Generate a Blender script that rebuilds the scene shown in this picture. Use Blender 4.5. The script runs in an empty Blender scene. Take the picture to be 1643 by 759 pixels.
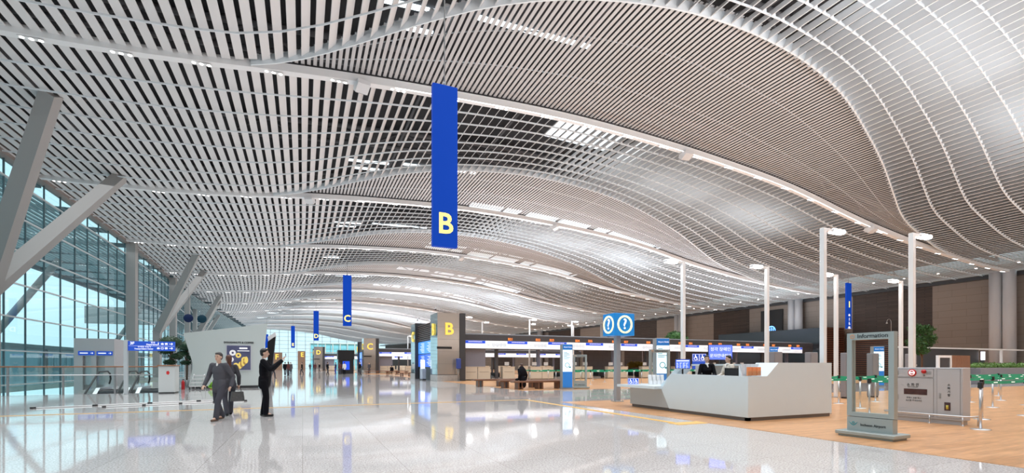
import bpy, math, random
from mathutils import Vector, Matrix
random.seed(7)
PI = math.pi
scene = bpy.context.scene
COL = scene.collection

# ------------------------------------------------------------------ camera, world, exposure
YAW = math.radians(23.4)
SN, CS = math.sin(YAW), math.cos(YAW)
cam_data = bpy.data.cameras.new('camera')
cam = bpy.data.objects.new('camera', cam_data)
COL.objects.link(cam)
cam.location = (0, 0, 1.3)
cam.rotation_euler = (PI / 2, 0, -YAW)
cam_data.sensor_width = 36.0
cam_data.lens = 776.0 / 1643.0 * 36.0
cam_data.shift_y = 206.5 / 1643.0
cam_data.clip_end = 600
scene.camera = cam

world = bpy.data.worlds.new('world')
scene.world = world
world.use_nodes = True
wn = world.node_tree
wn.nodes['Background'].inputs[0].default_value = (0.68, 0.93, 1.0, 1)
wn.nodes['Background'].inputs[1].default_value = 1.25

vs = scene.view_settings
vs.view_transform = 'Standard'
vs.look = 'None'
vs.gamma = 1.0
vs.use_curve_mapping = False
vs.exposure = 0.0
scene.cycles.use_denoising = True
scene.cycles.max_bounces = 7
scene.cycles.diffuse_bounces = 4
scene.cycles.glossy_bounces = 4
scene.cycles.transmission_bounces = 6
scene.cycles.transparent_max_bounces = 12
scene.cycles.sample_clamp_indirect = 6.0
scene.cycles.caustics_reflective = False
scene.cycles.caustics_refractive = False

def area_light(name, loc, rot, sx, sy, power, color=(1, 1, 1), spread=PI):
    d = bpy.data.lights.new(name, 'AREA')
    d.shape = 'RECTANGLE'; d.size = sx; d.size_y = sy; d.energy = power; d.color = color; d.spread = spread
    o = bpy.data.objects.new(name, d); COL.objects.link(o)
    o.location = loc; o.rotation_euler = rot
    return o
def spot_light(name, loc, rot, power, angle=150, color=(1, 1, 1), radius=0.1, blend=0.6):
    d = bpy.data.lights.new(name, 'SPOT')
    d.energy = power; d.color = color; d.shadow_soft_size = radius; d.spot_size = math.radians(angle); d.spot_blend = blend
    o = bpy.data.objects.new(name, d); COL.objects.link(o)
    o.location = loc; o.rotation_euler = rot
    return o

# ------------------------------------------------------------------ helpers
MATS = {}
def mat(name, color, rough=0.5, metal=0.0, emit=0.0, ecol=None, spec=0.5, noise=None, coat=0.0, bump=None):
    if name in MATS: return MATS[name]
    m = bpy.data.materials.new(name); MATS[name] = m
    m.use_nodes = True
    nt = m.node_tree; b = nt.nodes['Principled BSDF']
    b.inputs['Base Color'].default_value = (*color, 1)
    b.inputs['Roughness'].default_value = rough
    b.inputs['Metallic'].default_value = metal
    b.inputs['Specular IOR Level'].default_value = spec
    b.inputs['Coat Weight'].default_value = coat
    if emit:
        b.inputs['Emission Color'].default_value = (*(ecol or color), 1)
        b.inputs['Emission Strength'].default_value = emit
    if noise:
        sc, amt = noise
        tc = nt.nodes.new('ShaderNodeTexCoord'); n = nt.nodes.new('ShaderNodeTexNoise')
        n.inputs['Scale'].default_value = sc; n.inputs['Detail'].default_value = 6
        r = nt.nodes.new('ShaderNodeMapRange')
        r.inputs[3].default_value = 1 - amt; r.inputs[4].default_value = 1 + amt
        mx = nt.nodes.new('ShaderNodeMix'); mx.data_type = 'RGBA'; mx.blend_type = 'MULTIPLY'
        mx.inputs[0].default_value = 1
        mx.inputs[6].default_value = (*color, 1)
        nt.links.new(tc.outputs['Object'], n.inputs['Vector']); nt.links.new(n.outputs[0], r.inputs[0])
        nt.links.new(r.outputs[0], mx.inputs[7]); nt.links.new(mx.outputs[2], b.inputs['Base Color'])
    if bump:
        tc = nt.nodes.new('ShaderNodeTexCoord'); n = nt.nodes.new('ShaderNodeTexNoise')
        n.inputs['Scale'].default_value = bump[0]
        bp = nt.nodes.new('ShaderNodeBump'); bp.inputs['Strength'].default_value = bump[1]; bp.inputs['Distance'].default_value = bump[2]
        nt.links.new(tc.outputs['Object'], n.inputs['Vector']); nt.links.new(n.outputs[0], bp.inputs['Height'])
        nt.links.new(bp.outputs[0], b.inputs['Normal'])
    return m

def glass_mat(name, tint, refl=0.12, ior=1.45):
    if name in MATS: return MATS[name]
    m = bpy.data.materials.new(name); MATS[name] = m
    m.use_nodes = True
    nt = m.node_tree; nt.nodes.clear()
    out = nt.nodes.new('ShaderNodeOutputMaterial')
    mx = nt.nodes.new('ShaderNodeMixShader'); tr = nt.nodes.new('ShaderNodeBsdfTransparent')
    gl = nt.nodes.new('ShaderNodeBsdfGlossy'); gl.inputs['Roughness'].default_value = 0.02
    fr = nt.nodes.new('ShaderNodeFresnel'); fr.inputs[0].default_value = ior
    tr.inputs[0].default_value = (*tint, 1)
    gl.inputs[0].default_value = (0.9, 0.97, 1, 1)
    ge = nt.nodes.new('ShaderNodeNewGeometry'); iv = nt.nodes.new('ShaderNodeMath'); iv.operation = 'SUBTRACT'; iv.inputs[0].default_value = 1.0
    ml = nt.nodes.new('ShaderNodeMath'); ml.operation = 'MULTIPLY'
    nt.links.new(ge.outputs['Backfacing'], iv.inputs[1]); nt.links.new(fr.outputs[0], ml.inputs[0]); nt.links.new(iv.outputs[0], ml.inputs[1])
    nt.links.new(ml.outputs[0], mx.inputs[0]); nt.links.new(tr.outputs[0], mx.inputs[1]); nt.links.new(gl.outputs[0], mx.inputs[2])
    nt.links.new(mx.outputs[0], out.inputs[0])
    return m

class MB:
    """collects shapes for one mesh; faces carry a material slot"""
    def __init__(s): s.v = []; s.f = []; s.mi = []; s.sm = []
    def add(s, vs_, fs, mi=0, smooth=False):
        k = len(s.v); s.v += [tuple(p) for p in vs_]
        for f in fs:
            s.f.append([i + k for i in f]); s.mi.append(mi); s.sm.append(smooth)
        return s
    def box(s, x0, y0, z0, x1, y1, z1, mi=0, M=None):
        P = [(x0,y0,z0),(x1,y0,z0),(x1,y1,z0),(x0,y1,z0),(x0,y0,z1),(x1,y0,z1),(x1,y1,z1),(x0,y1,z1)]
        if M: P = [M @ Vector(p) for p in P]
        return s.add(P, [(0,3,2,1),(4,5,6,7),(0,1,5,4),(1,2,6,5),(2,3,7,6),(3,0,4,7)], mi)
    def cbox(s, cx, cy, cz, sx, sy, sz, mi=0, M=None):
        return s.box(cx-sx/2, cy-sy/2, cz-sz/2, cx+sx/2, cy+sy/2, cz+sz/2, mi, M)
    def bbox(s, x0, y0, z0, x1, y1, z1, b=0.01, mi=0):
        """box with chamfered vertical and top edges"""
        b = min(b, (x1-x0)/3, (y1-y0)/3, (z1-z0)/3)
        def ring(i, z): return [(x0+i+b,y0+i,z),(x1-i-b,y0+i,z),(x1-i,y0+i+b,z),(x1-i,y1-i-b,z),(x1-i-b,y1-i,z),(x0+i+b,y1-i,z),(x0+i,y1-i-b,z),(x0+i,y0+i+b,z)]
        R = [ring(b, z0), ring(0, z0+b), ring(0, z1-b), ring(b, z1)]
        vs_ = sum(R, []); fs = [tuple(reversed(range(8))), tuple(range(24, 32))]
        for r in range(3):
            for i in range(8):
                j = (i+1) % 8; fs.append((r*8+i, r*8+j, r*8+8+j, r*8+8+i))
        return s.add(vs_, fs, mi)
    def prism(s, poly, axis, a, b, mi=0):
        """extrude polygon (list of 2d) along axis between a and b. axis x: poly=(y,z); y: (x,z); z: (x,y)"""
        def P(p, t): return {'x': (t,p[0],p[1]), 'y': (p[0],t,p[1]), 'z': (p[0],p[1],t)}[axis]
        n = len(poly)
        vs_ = [P(p, a) for p in poly] + [P(p, b) for p in poly]
        fs = [tuple(range(n)), tuple(reversed(range(n, 2*n)))] + [(i, i+n, (i+1) % n + n, (i+1) % n) for i in range(n)]
        return s.add(vs_, fs, mi)
    def tube(s, pts, r, n=8, mi=0, close=False, smooth=True):
        pts = [Vector(p) for p in pts]
        rs = r if isinstance(r, (list, tuple)) else [r]*len(pts)
        vs_ = []; fs = []
        m = len(pts); up0 = None
        for i, p in enumerate(pts):
            if close: d = pts[(i+1) % m] - pts[i-1]
            else: d = pts[min(i+1, m-1)] - pts[max(i-1, 0)]
            d.normalize()
            if up0 is None: up0 = Vector((0,0,1)) if abs(d.z) < 0.9 else Vector((1,0,0))
            u = d.cross(up0)
            if u.length < 1e-4: u = d.cross(Vector((0,1,0)))
            u.normalize(); w = u.cross(d).normalized(); up0 = w
            for k in range(n):
                a = 2*PI*k/n; vs_.append(p + (u*math.cos(a) + w*math.sin(a))*rs[i])
        for i in range(m if close else m-1):
            i2 = (i+1) % m
            for k in range(n):
                k2 = (k+1) % n; fs.append((i*n+k, i2*n+k, i2*n+k2, i*n+k2))
        s.add(vs_, fs, mi, smooth)
        if not close:
            k0 = len(s.v) - len(vs_)
            s.f.append([k0+k for k in range(n)]); s.mi.append(mi); s.sm.append(False)
            s.f.append([k0+(m-1)*n+k for k in reversed(range(n))]); s.mi.append(mi); s.sm.append(False)
        return s
    def cyl(s, x, y, z0, z1, r, n=16, mi=0, r2=None):
        return s.tube([(x,y,z0),(x,y,z1)], [r, r if r2 is None else r2], n, mi)
    def lathe(s, prof, cx, cy, cz, n=16, mi=0, axis='z'):
        vs_ = []; fs = []
        for (r, z) in prof:
            for k in range(n):
                a = 2*PI*k/n; c, q = r*math.cos(a), r*math.sin(a)
                vs_.append({'z': (cx+c, cy+q, cz+z), 'x': (cx+z, cy+c, cz+q), 'y': (cx+c, cy+z, cz+q)}[axis])
        for i in range(len(prof)-1):
            for k in range(n):
                k2 = (k+1) % n; fs.append((i*n+k, i*n+k2, (i+1)*n+k2, (i+1)*n+k))
        return s.add(vs_, fs, mi, True)
    def ball(s, c, r, n=10, m=7, mi=0, sc=(1,1,1)):
        vs_ = []; fs = []
        for i in range(m+1):
            t = PI*i/m
            for k in range(n):
                a = 2*PI*k/n
                vs_.append((c[0]+r*sc[0]*math.sin(t)*math.cos(a), c[1]+r*sc[1]*math.sin(t)*math.sin(a), c[2]+r*sc[2]*math.cos(t)))
        for i in range(m):
            for k in range(n):
                k2 = (k+1) % n; fs.append((i*n+k, (i+1)*n+k, (i+1)*n+k2, i*n+k2))
        return s.add(vs_, fs, mi, True)
    def mesh(s, name, mats):
        me = bpy.data.meshes.new(name)
        me.from_pydata(s.v, [], s.f)
        for m in (mats if isinstance(mats, (list, tuple)) else [mats]): me.materials.append(m)
        me.polygons.foreach_set('material_index', s.mi)
        me.polygons.foreach_set('use_smooth', s.sm)
        me.update()
        return me
    def build(s, name, mats, parent=None, loc=None, rz=0):
        o = bpy.data.objects.new(name, s.mesh(name, mats)); COL.objects.link(o)
        if parent: o.parent = parent
        if loc: o.location = loc
        if rz: o.rotation_euler[2] = rz
        return o

def link(o, parent=None):
    COL.objects.link(o)
    if parent: o.parent = parent
    return o
def thing(name, label, cat, loc=(0,0,0), rz=0, group=None):
    o = bpy.data.objects.new(name, None); COL.objects.link(o)
    o.empty_display_size = 0.2
    o.location = loc; o.rotation_euler = (0,0,rz); o['label'] = label; o['category'] = cat
    if group: o['group'] = group
    return o
def tag(o, label, cat, group=None, kind=None):
    o['label'] = label; o['category'] = cat
    if group: o['group'] = group
    if kind: o['kind'] = kind
    return o
def struct(name, mb, m, parent=None):
    o = mb.build(name, m, parent)
    o['kind'] = 'structure'
    return o
KIDS = {}
def children_of(o):
    return [c for c in COL.objects if c.parent == o]
def dup(root, loc, rz=None, label=None, group=None, kids=None):
    """copy of a thing with copies of its parts and sub-parts"""
    r = root.copy(); COL.objects.link(r); r.location = loc
    if rz is not None: r.rotation_euler = (0,0,rz)
    if label: r['label'] = label
    if group: r['group'] = group
    def rec(src, dst):
        for ch in list(src.children):
            c = ch.copy(); COL.objects.link(c); c.parent = dst
            rec(ch, c)
    rec(root, r)
    return r

def text_obj(name, body, size, m, parent, loc, rot, depth=0.004, align='CENTER', bold=0.0, spacing=1.0):
    cu = bpy.data.curves.new('t', 'FONT')
    cu.body = body; cu.size = size; cu.extrude = depth/2; cu.align_x = align; cu.align_y = 'CENTER'
    cu.offset = bold; cu.space_character = spacing; cu.resolution_u = 3
    t = bpy.data.objects.new('t', cu); COL.objects.link(t)
    bpy.context.view_layer.update()
    dg = bpy.context.evaluated_depsgraph_get()
    me = bpy.data.meshes.new_from_object(t.evaluated_get(dg))
    bpy.data.objects.remove(t); bpy.data.curves.remove(cu)
    me.materials.clear(); me.materials.append(m); me.name = name
    o = bpy.data.objects.new(name, me); COL.objects.link(o)
    if parent: o.parent = parent
    o.location = loc; o.rotation_euler = rot
    return o
FACE_Y = (PI/2, 0, 0)            # readable from -Y
FACE_X = (PI/2, 0, -PI/2)        # readable from -X

def bend(y): return -max(0.0, y-45.0)**2 / 1000.0
def lerp(t, X):
    if X <= t[0][0]: return t[0][1]
    for (a, va), (b, vb) in zip(t, t[1:]):
        if X <= b:
            k = (X-a)/(b-a); return va + (vb-va)*k
    return t[-1][1]
def smooth_table(t, w):
    def f(X): return (lerp(t, X-w) + 2*lerp(t, X-w/2) + 2*lerp(t, X) + 2*lerp(t, X+w/2) + lerp(t, X+w))/8
    return f
_H = smooth_table([(-16,12.1),(-10,12.1),(-5,12.4),(-2,12.8),(2.5,13.2),(7,13.45),(13,13.7),(18,13.55),(21,13.4),(25,13.1),(31,12.5),(39,10.9),(46.6,9.9),(56,9.1),(62,8.9)], 3)
def ceilz(X): return 1.3 + _H(X)
_tau = smooth_table([(-16,0),(-4,0),(-2,10),(1,30),(3,43),(5,52),(8,57),(11,52),(14,52),(17,64),(20,69),(24,71),(29,62),(35,45),(45,29),(56,20),(62,18)], 2)
def tilt(X): return math.radians(_tau(X))
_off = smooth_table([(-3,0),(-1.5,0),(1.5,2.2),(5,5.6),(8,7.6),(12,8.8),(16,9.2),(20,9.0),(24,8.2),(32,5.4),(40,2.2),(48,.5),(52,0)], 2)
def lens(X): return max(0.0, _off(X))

XL, XR = -15.7, 62.0
BAY0, BAY = 23.2, 17.0
NB = 12                       # bays: k=-1 .. NB-1
def yb(k): return BAY0 + BAY*k
YEND = 215.0

# ------------------------------------------------------------------ light of the hall: unseen area lights added as fill, down onto the floor and up to the ceiling
for k in range(-2, 11):
    y = yb(k)+8.5
    for X in (-9.5, 2.5, 14.5, 26.5, 38.5, 50.5):  # broad unseen panels added below the ceiling in place of its small downlights
        area_light('hall_fill_panel', (X+bend(y), y, ceilz(X)-0.9), (0, math.atan2(ceilz(X-5)-ceilz(X+5), 10), 0), 12, 17, 760 if k < 5 else 900, (0.96,0.985,1.0), math.radians(112))
for (xa, xb_, y, p) in ((10, 58, -0.5, 5200), (13, 56, 42.5, 3000), (13, 50, 83, 3600), (11, 42, 124, 3600)):  # added upward fill for the ceiling; the first has no canopy under it
    area_light('ceiling_fill_uplight', ((xa+xb_)/2+bend(y), y, 4.15), (PI,0,0), xb_-xa, 5.5, p*1.5, (0.93,0.96,1.0))
# ------------------------------------------------------------------ materials
M_white = mat('white_metal', (0.86,0.87,0.88), 0.35)
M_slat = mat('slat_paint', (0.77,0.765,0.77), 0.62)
M_slat2 = mat('fine_slat_dimmed', (0.62,0.61,0.615), 0.62)  # greyer than the main slats: their weaker lighting is put into the colour
M_rib = mat('rib_paint', (0.80,0.86,0.90), 0.4)
M_deck = mat('dark_roof_deck', (0.045,0.045,0.05), 0.8, noise=(0.6,0.4))
M_steel_dark = mat('dark_truss_steel', (0.16,0.16,0.17), 0.6)
M_sky2 = mat('skylight_dim', (0.8,0.9,1.0), 0.5, emit=1.0, ecol=(0.82,0.94,1.0))
M_sky = mat('skylight_pane', (0.8,0.9,1.0), 0.5, emit=3.0, ecol=(0.82,0.94,1.0))
M_lamp = mat('lamp_glow', (1,1,1), 0.5, emit=25.0, ecol=(1,0.98,0.94))
M_black = mat('black_plastic', (0.012,0.012,0.014), 0.35)
M_dark = mat('dark_grey_panel', (0.055,0.058,0.065), 0.35)
M_grey = mat('grey_metal', (0.34,0.35,0.36), 0.4, metal=0.3)
M_steel = mat('brushed_steel', (0.62,0.63,0.65), 0.28, metal=0.9)
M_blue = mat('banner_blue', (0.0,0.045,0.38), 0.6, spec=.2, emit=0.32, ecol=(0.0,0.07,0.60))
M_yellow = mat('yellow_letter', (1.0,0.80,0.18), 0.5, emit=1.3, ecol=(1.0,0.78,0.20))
M_strut = mat('strut_paint', (0.36,0.352,0.345), 0.45)
M_mull = mat('mullion_paint', (0.60,0.64,0.66), 0.4)
M_mull2 = mat('dark_mullion', (0.10,0.15,0.17), 0.4)
M_glass = glass_mat('curtain_glass', (0.74,0.92,0.95))
M_endglass = glass_mat('end_glass', (0.92,0.97,0.98))
M_clear = glass_mat('clear_glass', (0.95,0.985,0.98))

def floor_mat():
    m = bpy.data.materials.new('polished_granite'); m.use_nodes = True
    nt = m.node_tree; b = nt.nodes['Principled BSDF']; L = nt.links.new
    tc = nt.nodes.new('ShaderNodeTexCoord')
    n1 = nt.nodes.new('ShaderNodeTexNoise'); n1.inputs['Scale'].default_value = 45; n1.inputs['Detail'].default_value = 5
    L(tc.outputs['Object'], n1.inputs['Vector'])
    cr = nt.nodes.new('ShaderNodeValToRGB')
    cr.color_ramp.elements[0].position = 0.36; cr.color_ramp.elements[0].color = (0.42,0.395,0.39,1)
    cr.color_ramp.elements[1].position = 0.60; cr.color_ramp.elements[1].color = (0.74,0.72,0.715,1)
    L(n1.outputs[0], cr.inputs[0])
    br = nt.nodes.new('ShaderNodeTexBrick'); br.offset = 0.0; br.inputs['Scale'].default_value = 1
    br.inputs['Brick Width'].default_value = 1.2; br.inputs['Row Height'].default_value = 1.2; br.inputs['Mortar Size'].default_value = 0.004
    br.inputs['Color1'].default_value = (1,1,1,1); br.inputs['Color2'].default_value = (0.93,0.93,0.93,1); br.inputs['Mortar'].default_value = (0.62,0.60,0.58,1)
    L(tc.outputs['Object'], br.inputs['Vector'])
    mx = nt.nodes.new('ShaderNodeMix'); mx.data_type = 'RGBA'; mx.blend_type = 'MULTIPLY'; mx.inputs[0].default_value = 1
    L(cr.outputs[0], mx.inputs[6]); L(br.outputs[0], mx.inputs[7]); L(mx.outputs[2], b.inputs['Base Color'])
    b.inputs['Roughness'].default_value = 0.05
    b.inputs['IOR'].default_value = 1.65
    n2 = nt.nodes.new('ShaderNodeTexNoise'); n2.inputs['Scale'].default_value = 1.6; n2.inputs['Detail'].default_value = 1
    L(tc.outputs['Object'], n2.inputs['Vector'])
    bp = nt.nodes.new('ShaderNodeBump'); bp.inputs['Strength'].default_value = 0.05; bp.inputs['Distance'].default_value = 0.02
    L(n2.outputs[0], bp.inputs['Height']); L(bp.outputs[0], b.inputs['Normal'])
    return m
def wood_mat(name, c1, c2, w=1.8, h=0.12, rough=0.28, axis_rot=0.0):
    m = bpy.data.materials.new(name); m.use_nodes = True
    nt = m.node_tree; b = nt.nodes['Principled BSDF']; L = nt.links.new
    tc = nt.nodes.new('ShaderNodeTexCoord')
    mp = nt.nodes.new('ShaderNodeMapping'); mp.inputs['Rotation'].default_value = (0,0,axis_rot)
    L(tc.outputs['Object'], mp.inputs[0])
    br = nt.nodes.new('ShaderNodeTexBrick'); br.offset = 0.37; br.inputs['Scale'].default_value = 1
    br.inputs['Brick Width'].default_value = w; br.inputs['Row Height'].default_value = h; br.inputs['Mortar Size'].default_value = 0.0015
    br.inputs['Color1'].default_value = (*c1,1); br.inputs['Color2'].default_value = (*c2,1); br.inputs['Mortar'].default_value = (c2[0]*.5,c2[1]*.5,c2[2]*.5,1)
    L(mp.outputs[0], br.inputs['Vector'])
    mp2 = nt.nodes.new('ShaderNodeMapping'); mp2.inputs['Scale'].default_value = (1.5,26,1)
    L(mp.outputs[0], mp2.inputs[0])
    n = nt.nodes.new('ShaderNodeTexNoise'); n.inputs['Scale'].default_value = 1.5; n.inputs['Detail'].default_value = 6
    L(mp2.outputs[0], n.inputs['Vector'])
    r = nt.nodes.new('ShaderNodeMapRange'); r.inputs[1].default_value = .3; r.inputs[2].default_value = .7; r.inputs[3].default_value = .66; r.inputs[4].default_value = 1.22
    L(n.outputs[0], r.inputs[0])
    mx = nt.nodes.new('ShaderNodeMix'); mx.data_type = 'RGBA'; mx.blend_type = 'MULTIPLY'; mx.inputs[0].default_value = 1
    L(br.outputs[0], mx.inputs[6]); L(r.outputs[0], mx.inputs[7]); L(mx.outputs[2], b.inputs['Base Color'])
    b.inputs['Roughness'].default_value = rough
    return m
M_floor = floor_mat()
M_wood = wood_mat('oak_floor', (0.70,0.38,0.185), (0.54,0.275,0.12))
M_yline = mat('tactile_yellow', (0.80,0.48,0.12), 0.35)

# ------------------------------------------------------------------ floor (granite with a light well cut out, wood zones)
WELL = (XL, 27.5, -6.0, 62.0)      # x0,y0,x1,y1
fb = MB()
def slab(x0, y0, x1, y1, z=0.0, t=0.35, mb=None):
    (mb or fb).box(x0, y0, z-t, x1, y1, z)
slab(XL-0.6, -3, 64, WELL[1]); slab(WELL[2], WELL[1], 64, WELL[3]); slab(-10.6, 31.6, WELL[2], WELL[3]); slab(-70, WELL[3], 64, 235)
slab(-30, -3, XL-0.6, WELL[3])     # pavement side strip meets the outdoor kerb
struct('floor', fb, M_floor)
WOOD = [(8.35, -3, 61.9, 15.0), (10.3, 22.3, 61.9, 64.0), (8.4, 69, 60, 108), (3, 118, 55, 150)]
wf = MB()
for (a, b_, c, d) in WOOD: wf.box(a, b_, 0.0, c, d, 0.006)
struct('floor_wood', wf, M_wood)
tl = MB()
tl.box(-15, 16.42, 0, 7.75, 16.50, 0.007); tl.box(7.60, 8.6, 0, 7.75, 16.50, 0.0072)
tl.box(7.5, 8.2, 0, 8.34, 8.55, 0.0074)
o = struct('floor_tactile_line', tl, M_yline)

# ------------------------------------------------------------------ ceiling of slats, wave by wave
def sect(mb, xa, xb_, X, w, th, ya, yb_, lift, ang, nseg):
    pass
cs = MB(); fs_ = MB()
def strip(mb, X, ya, y2, w, th, ang, lift, nseg):
    if y2-ya < 0.15: return
    c, s = math.cos(ang), math.sin(ang)
    z = ceilz(X)+lift
    ring = [(-w/2*c + th/2*s, -w/2*s - th/2*c), (w/2*c + th/2*s, w/2*s - th/2*c), (w/2*c - th/2*s, w/2*s + th/2*c), (-w/2*c - th/2*s, -w/2*s + th/2*c)]
    vs_ = []; fs = []
    for i in range(nseg+1):
        y = ya + (y2-ya)*i/nseg; bx = bend(y)
        vs_ += [(X+bx+p, y, z+q) for p, q in ring]
    for i in range(nseg):
        a = i*4
        for k in range(4):
            k2 = (k+1) % 4; fs.append((a+k, a+k2, a+4+k2, a+4+k))
    fs += [(3,2,1,0), (nseg*4, nseg*4+1, nseg*4+2, nseg*4+3)]
    mb.add(vs_, fs)
for k in range(-2, NB-1):
    y0, y1 = yb(k)+0.2, yb(k+1)-0.15
    ns = 1 if y1 < 50 else 2
    X = XL+0.3
    while X < XR:
        strip(cs, X, y0, y1 - lens(X) + (0.25 if lens(X) > .3 else 0), lerp([(-16,.33),(12,.33),(20,.47),(34,.45),(50,.36),(62,.34)], X), 0.03, tilt(X), 0, ns)
        X += 0.5
    X = -3.0
    while X < 52:
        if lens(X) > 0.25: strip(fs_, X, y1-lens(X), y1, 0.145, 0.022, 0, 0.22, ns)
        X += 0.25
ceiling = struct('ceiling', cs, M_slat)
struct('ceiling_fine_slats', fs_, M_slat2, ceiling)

rb = MB()
def ribbon(mb, yfun, x0, x1, dx, w, h, lift):
    """rib running across the hall, following the wave"""
    n = int((x1-x0)/dx)+1; vs_ = []; fs = []
    for i in range(n+1):
        X = x0+(x1-x0)*i/n; y = yfun(X); z = ceilz(X)+lift; bx = bend(y)
        vs_ += [(X+bx, y-w/2, z-h), (X+bx, y+w/2, z-h), (X+bx, y+w/2, z), (X+bx, y-w/2, z)]
    for i in range(n):
        a = i*4
        for k in range(4):
            k2 = (k+1) % 4; fs.append((a+k, a+k2, a+4+k2, a+4+k))
    fs += [(3,2,1,0), (n*4, n*4+1, n*4+2, n*4+3)]
    mb.add(vs_, fs)
for k in range(-2, NB-1):
    y0, y1 = yb(k), yb(k+1)
    for j in range(1, 8):
        ribbon(rb, lambda X: y0 + (y1-y0-lens(X))*j/8, XL, XR-0.3, 1.5, 0.04, 0.075, -0.12)
    ribbon(rb, lambda X: y1-lens(X), -2.0, 50.0, 1.0, 0.08, 0.42, 0.24)
    for j in (1, 2):
        ribbon(rb, lambda X: y1-lens(X)*j/3, 0.0, 44.0, 1.0, 0.03, 0.05, 0.33)
struct('ceiling_ribs', rb, M_rib, ceiling)
gs = MB()
for k in range(-2, 4):
    y0, y1 = yb(k), yb(k+1); X = XL+0.3
    while X < XR:
        if X > 16:
            w = lerp([(-16,.33),(12,.33),(20,.47),(34,.45),(50,.36),(62,.34)], X); c, s = math.cos(tilt(X)), math.sin(tilt(X)); z = ceilz(X)
            A = (X-w/2*c, z-w/2*s); B = (X+w/2*c, z+w/2*s); C = (X+w/2*c+.05, z-w/2*s-.03)
            for j in range(1, 8):
                yy = y0+(y1-y0-lens(X))*j/8; bx = bend(yy)
                gs.prism([(p[0]+bx, p[1]) for p in (A, C, B)], 'y', yy-.02, yy+.02)
        X += 0.5
struct('ceiling_gussets', gs, M_rib, ceiling)
for k in range(-1, NB-1):
    bm = MB(); ribbon(bm, lambda X: yb(k), XL, XR-0.1, 1.0, 0.36, 0.34, 0.12)
    tb_ = struct('trim_%d' % (k+2), bm, M_white)
    lm = MB(); ribbon(lm, lambda X: yb(k)-.13, 4, 42, 1.0, 0.05, 0.012, -0.221); struct('led_strip', lm, mat('led_strip_glow', (1,1,1), .5, emit=2.2), tb_)
    lm = MB(); ribbon(lm, lambda X: yb(k)-.195, 4, 50, 1.0, 0.03, 0.05, 0.10); struct('beam_lip', lm, M_white, tb_)

# roof deck and trusses above
rd = MB(); x = XL-1
xs = [XL-1+i*3.0 for i in range(28)]
for k in range(-2, NB-1):
    for i in range(len(xs)-1):
        xa, xb2 = xs[i], min(xs[i+1], XR+1)
        ya, y2 = yb(k), yb(k+1)
        za, zb = ceilz(xa)+2.0, ceilz(xb2)+2.0
        P = [(xa+bend(ya),ya,za),(xb2+bend(ya),ya,zb),(xb2+bend(y2),y2,zb),(xa+bend(y2),y2,za)]
        rd.add(P + [(p[0],p[1],p[2]+0.3) for p in P], [(0,1,2,3),(7,6,5,4),(0,4,5,1),(1,5,6,2),(2,6,7,3),(3,7,4,0)])
struct('ceiling_roof_deck', rd, M_deck)
tr = MB()
for k in range(-2, 7):
    for fy in (0.0, 0.5):
        y = yb(k)+17*fy
        pts = [(X+bend(y), y, ceilz(X)+1.75) for X in range(-14, 62, 4)]
        pts2 = [(X+bend(y), y+0.4, ceilz(X)+0.9) for X in range(-12, 62, 4)]
        tr.tube(pts, 0.16, 6); tr.tube(pts2, 0.13, 6)
        for a, b2 in zip(pts, pts2): tr.tube([a, b2], 0.08, 5)
        for a, b2 in zip(pts2, pts[1:]): tr.tube([a, b2], 0.08, 5)
    for X in range(-12, 60, 6):
        ya, y2 = yb(k), yb(k+1)
        tr.tube([(X+bend(ya), ya, ceilz(X)+1.6), (X+bend(y2), y2, ceilz(X)+1.6)], 0.10, 5)
struct('ceiling_roof_truss', tr, M_steel_dark)
sk = MB()
for k in range(-2, 9):
    y = yb(k)
    for (xa, xb2, ya, y2, mi) in [(15,20,y+3.2,y+6.0,1),(21,28,y+3.2,y+6.5,1),(29,37,y+3.2,y+7.0,1),(3,6,y+14.2,y+14.45,0),(7,13,y+13.9,y+14.15,0),(3.5,5.5,y+15.6,y+15.85,0)]:
        za, zb = ceilz(xa)+1.9, ceilz(xb2)+1.9
        b1 = bend(ya)
        P = [(xa+b1,ya,za),(xb2+b1,ya,zb),(xb2+b1,y2,zb),(xa+b1,y2,za)]
        sk.add(P + [(p[0],p[1],p[2]+0.08) for p in P], [(0,1,2,3),(7,6,5,4),(0,4,5,1),(1,5,6,2),(2,6,7,3),(3,7,4,0)], mi)
struct('window_9', sk, [M_sky, M_sky2])

# ------------------------------------------------------------------ left curtain wall
gw = MB(); mu = MB(); mud = MB(); y = 4.0
ZT = ceilz(XL)+0.1
MUL = 2.35
ys = []
while y < 200: ys.append(y); y += MUL
for a, b2 in zip(ys, ys[1:]):
    xa, xb2 = XL+bend(a), XL+bend(b2)
    gw.add([(xa,a,-5),(xb2,b2,-5),(xb2,b2,ZT),(xa,a,ZT)], [(0,1,2,3)])
    for z in [0.15+2.0*i for i in range(-2, 8)]:
        w = 0.04
        mu.add([(xa,a,z-w),(xb2,b2,z-w),(xb2,b2,z+w),(xa,a,z+w),(xa+.12,a,z-w),(xb2+.12,b2,z-w),(xb2+.12,b2,z+w),(xa+.12,a,z+w)],
               [(4,5,6,7),(0,1,5,4),(3,7,6,2),(0,3,2,1),(0,4,7,3),(1,2,6,5)])
for a in ys:
    xa = XL+bend(a)
    mud.box(xa-0.03, a-0.025, -5, xa+0.06, a+0.025, ZT)
wl = struct('window_1', gw, M_glass)
struct('window_transoms', mu, M_mull, wl); struct('window_mullions', mud, M_mull2, wl)
cl = MB()
for y in (-8, 24.5, 58.5, 80, 97, 120, 143, 166):
    xa = XL+0.55+bend(y); cl.box(xa-0.45, y-0.45, -5, xa+0.3, y+0.45, ZT)
struct('trim_20', cl, M_strut)
te = MB()
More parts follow.
